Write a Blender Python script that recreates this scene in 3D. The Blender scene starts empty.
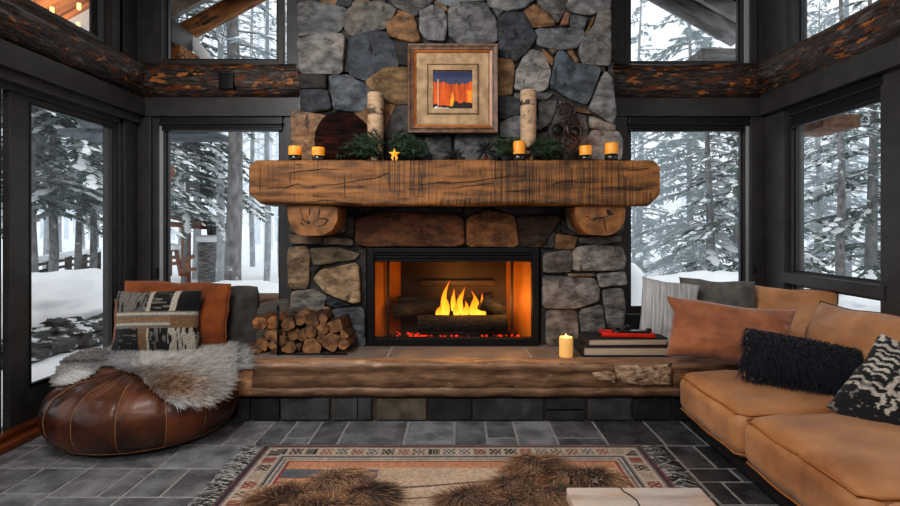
import bpy, bmesh, math, random
import numpy as np
from mathutils import Vector, Matrix, Euler
PI = math.pi
rng = np.random.default_rng(7)
random.seed(7)
COL = bpy.context.scene.collection
F = 500.0; CX = 457.0; CY = 228.0; H = 1.4      # focal length in pixels, vanishing point, eye height

def P(px, py, y):
    """measured photo point at depth y -> world"""
    return np.array([(px-CX)*y/F, y, H-(py-CY)*y/F])

# ------------------------------------------------------------------ noise
def _hash(i, j, k, s):
    n = (i*374761393 + j*668265263 + k*2147483647 + s*1274126177) & 0xffffffff
    n = ((n ^ (n >> 13))*1274126177) & 0xffffffff
    n = n ^ (n >> 16)
    return (n & 0xffff)/65535.0
def vnoise(p, scale=1.0, seed=0):
    p = np.asarray(p, float)*scale
    i = np.floor(p).astype(np.int64); f = p-i; f = f*f*(3-2*f)
    r = 0
    for dx in (0, 1):
        for dy in (0, 1):
            for dz in (0, 1):
                w = (f[:, 0] if dx else 1-f[:, 0])*(f[:, 1] if dy else 1-f[:, 1])*(f[:, 2] if dz else 1-f[:, 2])
                r = r+w*_hash(i[:, 0]+dx, i[:, 1]+dy, i[:, 2]+dz, seed)
    return r*2-1
def fbm(p, scale=1.0, oct=3, seed=0):
    r = 0; a = 1.0; t = 0
    for o in range(oct):
        r = r+a*vnoise(p, scale*2**o, seed+o*17); t += a; a *= .5
    return r/t

# ------------------------------------------------------------------ mesh builder
def srgb(r, g, b):
    return tuple((c/12.92 if c <= .04045 else ((c+.055)/1.055)**2.4) for c in (r/255, g/255, b/255))
class MB:
    def __init__(s):
        s.v = []; s.f = []; s.m = []; s.tc = []; s.col = []; s.n = 0; s.hascol = False; s.sm = []
    def add(s, v, f, tc=None, mat=0, col=None, smooth=True):
        v = np.asarray(v, float).reshape(-1, 3)
        s.v.append(v); s.tc.append(v if tc is None else np.asarray(tc, float))
        if col is None: c = np.ones((len(v), 3))
        else:
            s.hascol = True
            c = np.asarray(col, float)
            if c.ndim == 1: c = np.tile(c, (len(v), 1))
        s.col.append(c)
        b = s.n
        for q in f: s.f.append([int(i)+b for i in q])
        s.m += [mat]*len(f); s.sm += [smooth]*len(f)
        s.n += len(v)
        return s
    def build(s, name, mats, parent=None, origin=None):
        v = np.concatenate(s.v); tc = np.concatenate(s.tc); col = np.concatenate(s.col)
        if parent is not None: org = np.array(parent['_org'])
        elif origin is not None: org = np.array(origin, float)
        else:
            mn = v.min(0); mx = v.max(0); org = np.array([(mn[0]+mx[0])/2, (mn[1]+mx[1])/2, mn[2]])
        me = bpy.data.meshes.new(name)
        me.from_pydata((v-org).tolist(), [], s.f)
        if not isinstance(mats, (list, tuple)): mats = [mats]
        for m in mats: me.materials.append(m)
        me.polygons.foreach_set('material_index', s.m)
        me.polygons.foreach_set('use_smooth', s.sm)
        a = me.attributes.new('tc', 'FLOAT_VECTOR', 'POINT'); a.data.foreach_set('vector', tc.astype(np.float32).ravel())
        if s.hascol:
            a = me.attributes.new('Col', 'FLOAT_COLOR', 'POINT')
            a.data.foreach_set('color', np.c_[col, np.ones(len(col))].astype(np.float32).ravel())
        me.update()
        o = bpy.data.objects.new(name, me); COL.objects.link(o)
        if parent is not None: o.parent = parent
        else: o.location = org
        o['_org'] = [float(x) for x in org]
        return o
def finish():
    for o in bpy.data.objects:
        if '_org' in o: del o['_org']
def tag(o, label=None, cat=None, group=None, kind=None):
    if label: o['label'] = label
    if cat: o['category'] = cat
    if group: o['group'] = group
    if kind: o['kind'] = kind
    return o
def thing(name, loc, label, cat, group=None):
    o = bpy.data.objects.new(name, None); COL.objects.link(o); o.location = [float(x) for x in loc]
    o.empty_display_size = .1
    o['_org'] = [float(x) for x in loc]
    return tag(o, label, cat, group)
def struct(o): o['kind'] = 'structure'; return o
def copy_tree(o, loc, rot=None, scale=None, parent=None):
    c = o.copy(); COL.objects.link(c)
    if parent is not None: c.parent = parent
    else:
        c.location = [float(x) for x in loc]
        if rot is not None: c.rotation_euler = rot
        if scale is not None: c.scale = scale
        c['_org'] = [float(x) for x in loc]
    for ch in list(o.children): copy_tree(ch, None, parent=c)
    return c

# ------------------------------------------------------------------ shapes (verts, faces)
def gridf(nu, nv, wrapu=False, off=0):
    f = []
    for j in range(nv-1):
        for i in range(nu if wrapu else nu-1):
            a = j*nu+i; b = j*nu+(i+1) % nu
            f.append((off+a, off+b, off+b+nu, off+a+nu))
    return f
def box(x0, x1, y0, y1, z0, z1, bev=0.006):
    bm = bmesh.new(); bmesh.ops.create_cube(bm, size=1)
    for v in bm.verts:
        v.co = ((x0+x1)/2+v.co.x*(x1-x0), (y0+y1)/2+v.co.y*(y1-y0), (z0+z1)/2+v.co.z*(z1-z0))
    if bev > 0:
        bev = min(bev, .45*min(abs(x1-x0), abs(y1-y0), abs(z1-z0)))
        bmesh.ops.bevel(bm, geom=bm.edges[:], offset=bev, segments=2, affect='EDGES', profile=.6)
    bm.verts.index_update()
    v = np.array([tuple(q.co) for q in bm.verts]); f = [[q.index for q in p.verts] for p in bm.faces]
    bm.free(); return v, f
def rbox(sx, sy, sz, r=.05, n=10, puff=0.0):
    """rounded, optionally crowned cushion centred at the origin"""
    V = []; Fc = []
    h = np.array([sx, sy, sz])/2
    t = np.linspace(-1, 1, n)
    # cluster toward edges
    t = np.sign(t)*np.abs(t)**.75
    for ax in range(3):
        for sgn in (-1, 1):
            u, v = np.meshgrid(t, t)
            p = np.zeros((n*n, 3)); o = [(1, 2), (2, 0), (0, 1)][ax]
            p[:, ax] = sgn; p[:, o[0]] = u.ravel(); p[:, o[1]] = v.ravel()
            f = gridf(n, n, off=len(V)*n*n)
            if sgn < 0: f = [q[::-1] for q in f]
            V.append(p); Fc += f
    p = np.concatenate(V)
    q = p*h
    rr = min(r, h.min()*.98)
    core = np.clip(q, -(h-rr), h-rr); d = q-core
    l = np.linalg.norm(d, axis=1, keepdims=True); l[l == 0] = 1
    q = core+d/l*rr
    if puff:
        w = (1-p[:, 0]**2).clip(0)*(1-p[:, 1]**2).clip(0)
        q[:, 2] += np.sign(p[:, 2])*puff*w**.6*np.abs(p[:, 2])
    # weld duplicates
    key = {}; idx = np.zeros(len(q), int); out = []
    for i, k in enumerate(map(tuple, np.round(q, 5))):
        if k not in key: key[k] = len(out); out.append(q[i])
        idx[i] = key[k]
    f2 = []
    for fc in Fc:
        g = []
        for i in fc:
            if not g or idx[i] != g[-1]: g.append(int(idx[i]))
        if len(g) > 1 and g[0] == g[-1]: g.pop()
        if len(set(g)) >= 3: f2.append(g)
    return np.array(out), f2
def frames_along(pts):
    pts = np.asarray(pts, float); t = np.gradient(pts, axis=0); t /= np.linalg.norm(t, axis=1, keepdims=True)+1e-12
    up = np.array([0, 0, 1.0]) if abs(t[0][2]) < .9 else np.array([1.0, 0, 0])
    n = np.cross(up, t[0]); n /= np.linalg.norm(n); N = [n]
    for i in range(1, len(pts)):
        n = N[-1]-t[i]*np.dot(N[-1], t[i]); n /= np.linalg.norm(n)+1e-12; N.append(n)
    N = np.array(N); B = np.cross(t, N); return t, N, B
def tube(pts, r, n=8, caps=True, closed=False):
    pts = np.asarray(pts, float); m = len(pts); r = np.broadcast_to(np.asarray(r, float), (m,))
    t, N, B = frames_along(pts)
    a = np.linspace(0, 2*PI, n, endpoint=False)
    v = pts[:, None]+r[:, None, None]*(np.cos(a)[None, :, None]*N[:, None]+np.sin(a)[None, :, None]*B[:, None])
    v = v.reshape(-1, 3)
    f = gridf(n, m, wrapu=True)
    if closed:
        for i in range(n):
            f.append(((m-1)*n+i, (m-1)*n+(i+1) % n, (i+1) % n, i))
    elif caps:
        f.append(list(range(n))[::-1]); f.append([(m-1)*n+i for i in range(n)])
    return v, f
def lathe(prof, n=24, c=(0, 0, 0)):
    prof = np.asarray(prof, float); a = np.linspace(0, 2*PI, n, endpoint=False)
    v = np.zeros((len(prof), n, 3)); v[..., 0] = prof[:, 0:1]*np.cos(a); v[..., 1] = prof[:, 0:1]*np.sin(a); v[..., 2] = prof[:, 1:2]
    f = gridf(n, len(prof), wrapu=True)
    f.append(list(range(n))[::-1]); f.append([(len(prof)-1)*n+i for i in range(n)])
    return v.reshape(-1, 3)+np.array(c), f
def log(p0, p1, r, n=24, m=30, amp=.06, seed=0, r1=None):
    """bumpy log; returns v, f, tc (along, around-x, around-y), end-grain faces flagged by index list"""
    p0 = np.array(p0, float); p1 = np.array(p1, float); L = np.linalg.norm(p1-p0)
    pts = p0+(p1-p0)*np.linspace(0, 1, m)[:, None]
    t, N, B = frames_along(pts); a = np.linspace(0, 2*PI, n, endpoint=False)
    rr = r+( (r1 if r1 is not None else r)-r)*np.linspace(0, 1, m)
    s = np.linspace(0, L, m)
    S, A = np.meshgrid(s, a, indexing='ij')
    q = np.stack([S*1.2, np.cos(A)*r*5, np.sin(A)*r*5], -1).reshape(-1, 3)
    nz = fbm(q, 1.3, 3, seed).reshape(m, n)
    R = rr[:, None]*(1+amp*nz)
    v = pts[:, None]+R[..., None]*(np.cos(A)[..., None]*N[:, None]+np.sin(A)[..., None]*B[:, None])
    tc = np.stack([S, np.cos(A)*R, np.sin(A)*R], -1).reshape(-1, 3)
    f = gridf(n, m, wrapu=True)
    return v.reshape(-1, 3), f, tc
def add_log(mb, p0, p1, r, n=24, m=30, amp=.06, seed=0, mat=0, capmat=1, r1=None, col=None):
    v, f, tc = log(p0, p1, r, n, m, amp, seed, r1)
    mb.add(v, f, tc, mat, col)
    for e in (0, m-1):
        ring = v[e*n:(e+1)*n]; c = ring.mean(0)
        vv = np.concatenate([[c], ring]); tcc = np.concatenate([[[0, 0, 0]], tc[e*n:(e+1)*n]*[0, 1, 1]])
        ff = [(0, 1+(i+1) % n, 1+i) if e == 0 else (0, 1+i, 1+(i+1) % n) for i in range(n)]
        mb.add(vv, ff, tcc, capmat, col, smooth=False)
def xf(v, loc=(0, 0, 0), rot=(0, 0, 0)):
    M = np.array(Euler(rot, 'XYZ').to_matrix()); return np.asarray(v)@M.T+np.array(loc)
def pillow(w, h, t, n=44, pinch=.07, seed=0, wr=.012, spin=0.0):
    """plump cushion in its local XY plane, normal +Z; returns v,f,tc"""
    u = np.linspace(-1, 1, n); u = np.sign(u)*np.abs(u)**.85
    U, V = np.meshgrid(u, u)
    x = w/2*U*(1-pinch*(1-V**2)*U**2); y = h/2*V*(1-pinch*(1-U**2)*V**2)
    th = ((1-U**2).clip(0)**.5*(1-V**2).clip(0)**.5)
    ex = fbm(np.stack([U*0+seed, V*1.6, U*.8], -1).reshape(-1, 3), 1.3, 2, seed+3).reshape(n, n); ey = fbm(np.stack([U*1.6, V*0+seed, V*.8], -1).reshape(-1, 3), 1.3, 2, seed+8).reshape(n, n)
    x = x+.03*w*ex*U**2; y = y+.03*h*ey*V**2
    q = np.stack([x, y, 0*x], -1).reshape(-1, 3)
    wn = fbm(q, 5, 3, seed).reshape(n, n)+.6*fbm(q*[1, 3, 1], 6, 2, seed+5).reshape(n, n)
    vs = []; fs = []; tcs = []
    for s in (1, -1):
        z = s*(t/2*th+wr*wn*th**.5)
        vs.append(np.stack([x, y, z], -1).reshape(-1, 3)); tcs.append(np.stack([x, y, 0*x+s*.5], -1).reshape(-1, 3))
        f = gridf(n, n, off=(0 if s > 0 else n*n))
        fs += f if s > 0 else [q[::-1] for q in f]
    v = np.concatenate(vs); tc = np.concatenate(tcs)
    v = xf(v, (0, 0, 0), (0, 0, spin))
    # stitch the two halves along the border (coincident verts) with a welded map
    border = [i for i in range(n*n) if i % n in (0, n-1) or i//n in (0, n-1)]
    mp = {n*n+i: i for i in border}
    fs = [[mp.get(i, i) for i in q] for q in fs]
    return v, fs, tc
def pillow_edge(w, h, n=20, pinch=.07):
    u = np.linspace(-1, 1, n)
    pts = []
    for k in range(4):
        for t in u[:-1]:
            U, V = [(t, -1), (1, t), (-t, 1), (-1, -t)][k]
            pts.append((w/2*U*(1-pinch*(1-V**2)*U**2), h/2*V*(1-pinch*(1-U**2)*V**2), 0))
    return np.array(pts)
def poly_clip_inside(poly, pts):
    poly = np.asarray(poly, float); x, y = pts[:, 0], pts[:, 1]; ins = np.zeros(len(pts), bool); n = len(poly); j = n-1
    for i in range(n):
        xi, yi = poly[i]; xj, yj = poly[j]
        c = ((yi > y) != (yj > y)) & (x < (xj-xi)*(y-yi)/(yj-yi+1e-12)+xi)
        ins ^= c; j = i
    return ins
def fur(mb, roots, normals, length, width, lean=(0, 0, -1), leank=.5, jitter=.4, mat=0, col=None, seg=3, r=None, clump=0.0, cf=16):
    """tapered ribbon hairs rooted on a surface"""
    r = r or np.random.default_rng(3)
    n = len(roots); L = np.broadcast_to(length, (n,))*(.6+.6*r.random(n))
    d = normals+jitter*r.normal(size=(n, 3))
    if clump: d = d+clump*np.stack([vnoise(roots, cf, 71), vnoise(roots, cf, 72), .4*vnoise(roots, cf, 73)], -1)*2
    d /= np.linalg.norm(d, axis=1, keepdims=True)
    lean = np.broadcast_to(np.asarray(lean, float), (n, 3))
    side = np.cross(d, r.normal(size=(n, 3))); side /= np.linalg.norm(side, axis=1, keepdims=True)+1e-9
    ts = np.linspace(0, 1, seg+1); V = []
    for t in ts:
        c = roots+d*(L*t)[:, None]+lean*(leank*L*t*t)[:, None]
        wv = side*(width*(1-t*.9))
        V.append(c-wv); V.append(c+wv)
    V = np.stack(V, 1)        # n, 2(seg+1), 3
    k = 2*(seg+1)
    base = (np.arange(n)*k)[:, None]
    f = []
    for s in range(seg):
        f.append(base+np.array([2*s, 2*s+1, 2*s+3, 2*s+2]))
    f = np.concatenate(f).tolist()
    tc = np.repeat(roots[:, None], k, 1).copy()
    c3 = None
    if col is not None:
        col = np.asarray(col, float)          # n,2,3 root & tip colours
        c3 = np.stack([col[:, 0]+(col[:, 1]-col[:, 0])*t for t in np.repeat(ts, 2)], 1).reshape(-1, 3)
    mb.add(V.reshape(-1, 3), f, tc.reshape(-1, 3), mat, c3)

# ------------------------------------------------------------------ materials
def mat(name, c1, c2=None, scale=6, stretch=(1, 1, 1), rough=.7, bump=0.0, bscale=None, bstretch=None, usecol=False, metal=0.0,
        emit=None, estr=0.0, detail=6, pos=(.35, .65), rough2=None, sheen=0.0, coat=0.0, spec=.5, sss=0.0, extra=None):
    m = bpy.data.materials.new(name); m.use_nodes = True
    nt = m.node_tree; N = nt.nodes; Lk = nt.links; b = N['Principled BSDF']
    at = N.new('ShaderNodeAttribute'); at.attribute_name = 'tc'
    mp = N.new('ShaderNodeMapping'); mp.inputs['Scale'].default_value = stretch
    Lk.new(at.outputs['Vector'], mp.inputs['Vector'])
    nz = N.new('ShaderNodeTexNoise'); nz.inputs['Scale'].default_value = scale; nz.inputs['Detail'].default_value = detail
    Lk.new(mp.outputs['Vector'], nz.inputs['Vector'])
    rp = N.new('ShaderNodeValToRGB'); rp.color_ramp.elements[0].position = pos[0]; rp.color_ramp.elements[1].position = pos[1]
    rp.color_ramp.elements[0].color = (*c1, 1); rp.color_ramp.elements[1].color = (*(c2 or c1), 1)
    Lk.new(nz.outputs['Fac'], rp.inputs['Fac'])
    out = rp.outputs['Color']
    if extra is not None:      # (colour, scale, stretch, threshold lo, hi) patches on top
        for (c, sc, st, lo, hi) in extra:
            mp3 = N.new('ShaderNodeMapping'); mp3.inputs['Scale'].default_value = st; mp3.inputs['Location'].default_value = (3.1, 7.7, 1.3)
            Lk.new(at.outputs['Vector'], mp3.inputs['Vector'])
            n3 = N.new('ShaderNodeTexNoise'); n3.inputs['Scale'].default_value = sc; n3.inputs['Detail'].default_value = 5
            Lk.new(mp3.outputs['Vector'], n3.inputs['Vector'])
            mr = N.new('ShaderNodeMapRange'); mr.inputs[1].default_value = lo; mr.inputs[2].default_value = hi
            Lk.new(n3.outputs['Fac'], mr.inputs[0])
            mx = N.new('ShaderNodeMix'); mx.data_type = 'RGBA'
            Lk.new(mr.outputs[0], mx.inputs[0]); Lk.new(out, mx.inputs[6]); mx.inputs[7].default_value = (*c, 1); out = mx.outputs[2]
    if usecol:
        ca = N.new('ShaderNodeAttribute'); ca.attribute_name = 'Col'
        mx = N.new('ShaderNodeMix'); mx.data_type = 'RGBA'; mx.blend_type = 'MULTIPLY'; mx.inputs[0].default_value = 1
        Lk.new(out, mx.inputs[6]); Lk.new(ca.outputs['Color'], mx.inputs[7]); out = mx.outputs[2]
    Lk.new(out, b.inputs['Base Color'])
    b.inputs['Roughness'].default_value = rough; b.inputs['Metallic'].default_value = metal
    b.inputs['Specular IOR Level'].default_value = spec
    if rough2 is not None:
        mr = N.new('ShaderNodeMapRange'); mr.inputs[3].default_value = rough; mr.inputs[4].default_value = rough2
        mr.inputs[1].default_value = .35; mr.inputs[2].default_value = .65
        Lk.new(nz.outputs['Fac'], mr.inputs[0]); Lk.new(mr.outputs[0], b.inputs['Roughness'])
    if sheen: b.inputs['Sheen Weight'].default_value = sheen
    if coat: b.inputs['Coat Weight'].default_value = coat; b.inputs['Coat Roughness'].default_value = .15
    if sss:
        b.inputs['Subsurface Weight'].default_value = sss; b.inputs['Subsurface Radius'].default_value = (.05, .03, .02); b.inputs['Subsurface Scale'].default_value = .3
    if emit is not None:
        b.inputs['Emission Color'].default_value = (*emit, 1); b.inputs['Emission Strength'].default_value = estr
    if bump:
        mp2 = N.new('ShaderNodeMapping'); mp2.inputs['Scale'].default_value = bstretch or stretch
        Lk.new(at.outputs['Vector'], mp2.inputs['Vector'])
        n2 = N.new('ShaderNodeTexNoise'); n2.inputs['Scale'].default_value = bscale or scale*4; n2.inputs['Detail'].default_value = 7
        Lk.new(mp2.outputs['Vector'], n2.inputs['Vector'])
        bp = N.new('ShaderNodeBump'); bp.inputs['Strength'].default_value = bump; bp.inputs['Distance'].default_value = .02
        Lk.new(n2.outputs['Fac'], bp.inputs['Height']); Lk.new(bp.outputs['Normal'], b.inputs['Normal'])
    return m
def glass_mat(name, tint=(1, 1, 1), gl=1.0, rough=.02):
    m = bpy.data.materials.new(name); m.use_nodes = True; nt = m.node_tree; N = nt.nodes; N.clear()
    o = N.new('ShaderNodeOutputMaterial'); t = N.new('ShaderNodeBsdfTransparent'); t.inputs[0].default_value = (*tint, 1)
    g = N.new('ShaderNodeBsdfGlossy'); g.inputs['Roughness'].default_value = rough; g.inputs[0].default_value = (gl, gl, gl, 1)
    lw = N.new('ShaderNodeLayerWeight'); lw.inputs[0].default_value = .5
    pw = N.new('ShaderNodeMath'); pw.operation = 'POWER'; pw.inputs[1].default_value = 5; nt.links.new(lw.outputs['Facing'], pw.inputs[0])
    fr = N.new('ShaderNodeMath'); fr.operation = 'MULTIPLY_ADD'; fr.inputs[1].default_value = .9; fr.inputs[2].default_value = .035; nt.links.new(pw.outputs[0], fr.inputs[0])
    mx = N.new('ShaderNodeMixShader'); nt.links.new(fr.outputs[0], mx.inputs[0]); nt.links.new(t.outputs[0], mx.inputs[1]); nt.links.new(g.outputs[0], mx.inputs[2])
    nt.links.new(mx.outputs[0], o.inputs[0]); return m
def emis_mat(name, c, s):
    m = bpy.data.materials.new(name); m.use_nodes = True; b = m.node_tree.nodes['Principled BSDF']
    b.inputs['Base Color'].default_value = (*c, 1); b.inputs['Emission Color'].default_value = (*c, 1); b.inputs['Emission Strength'].default_value = s; return m

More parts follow.
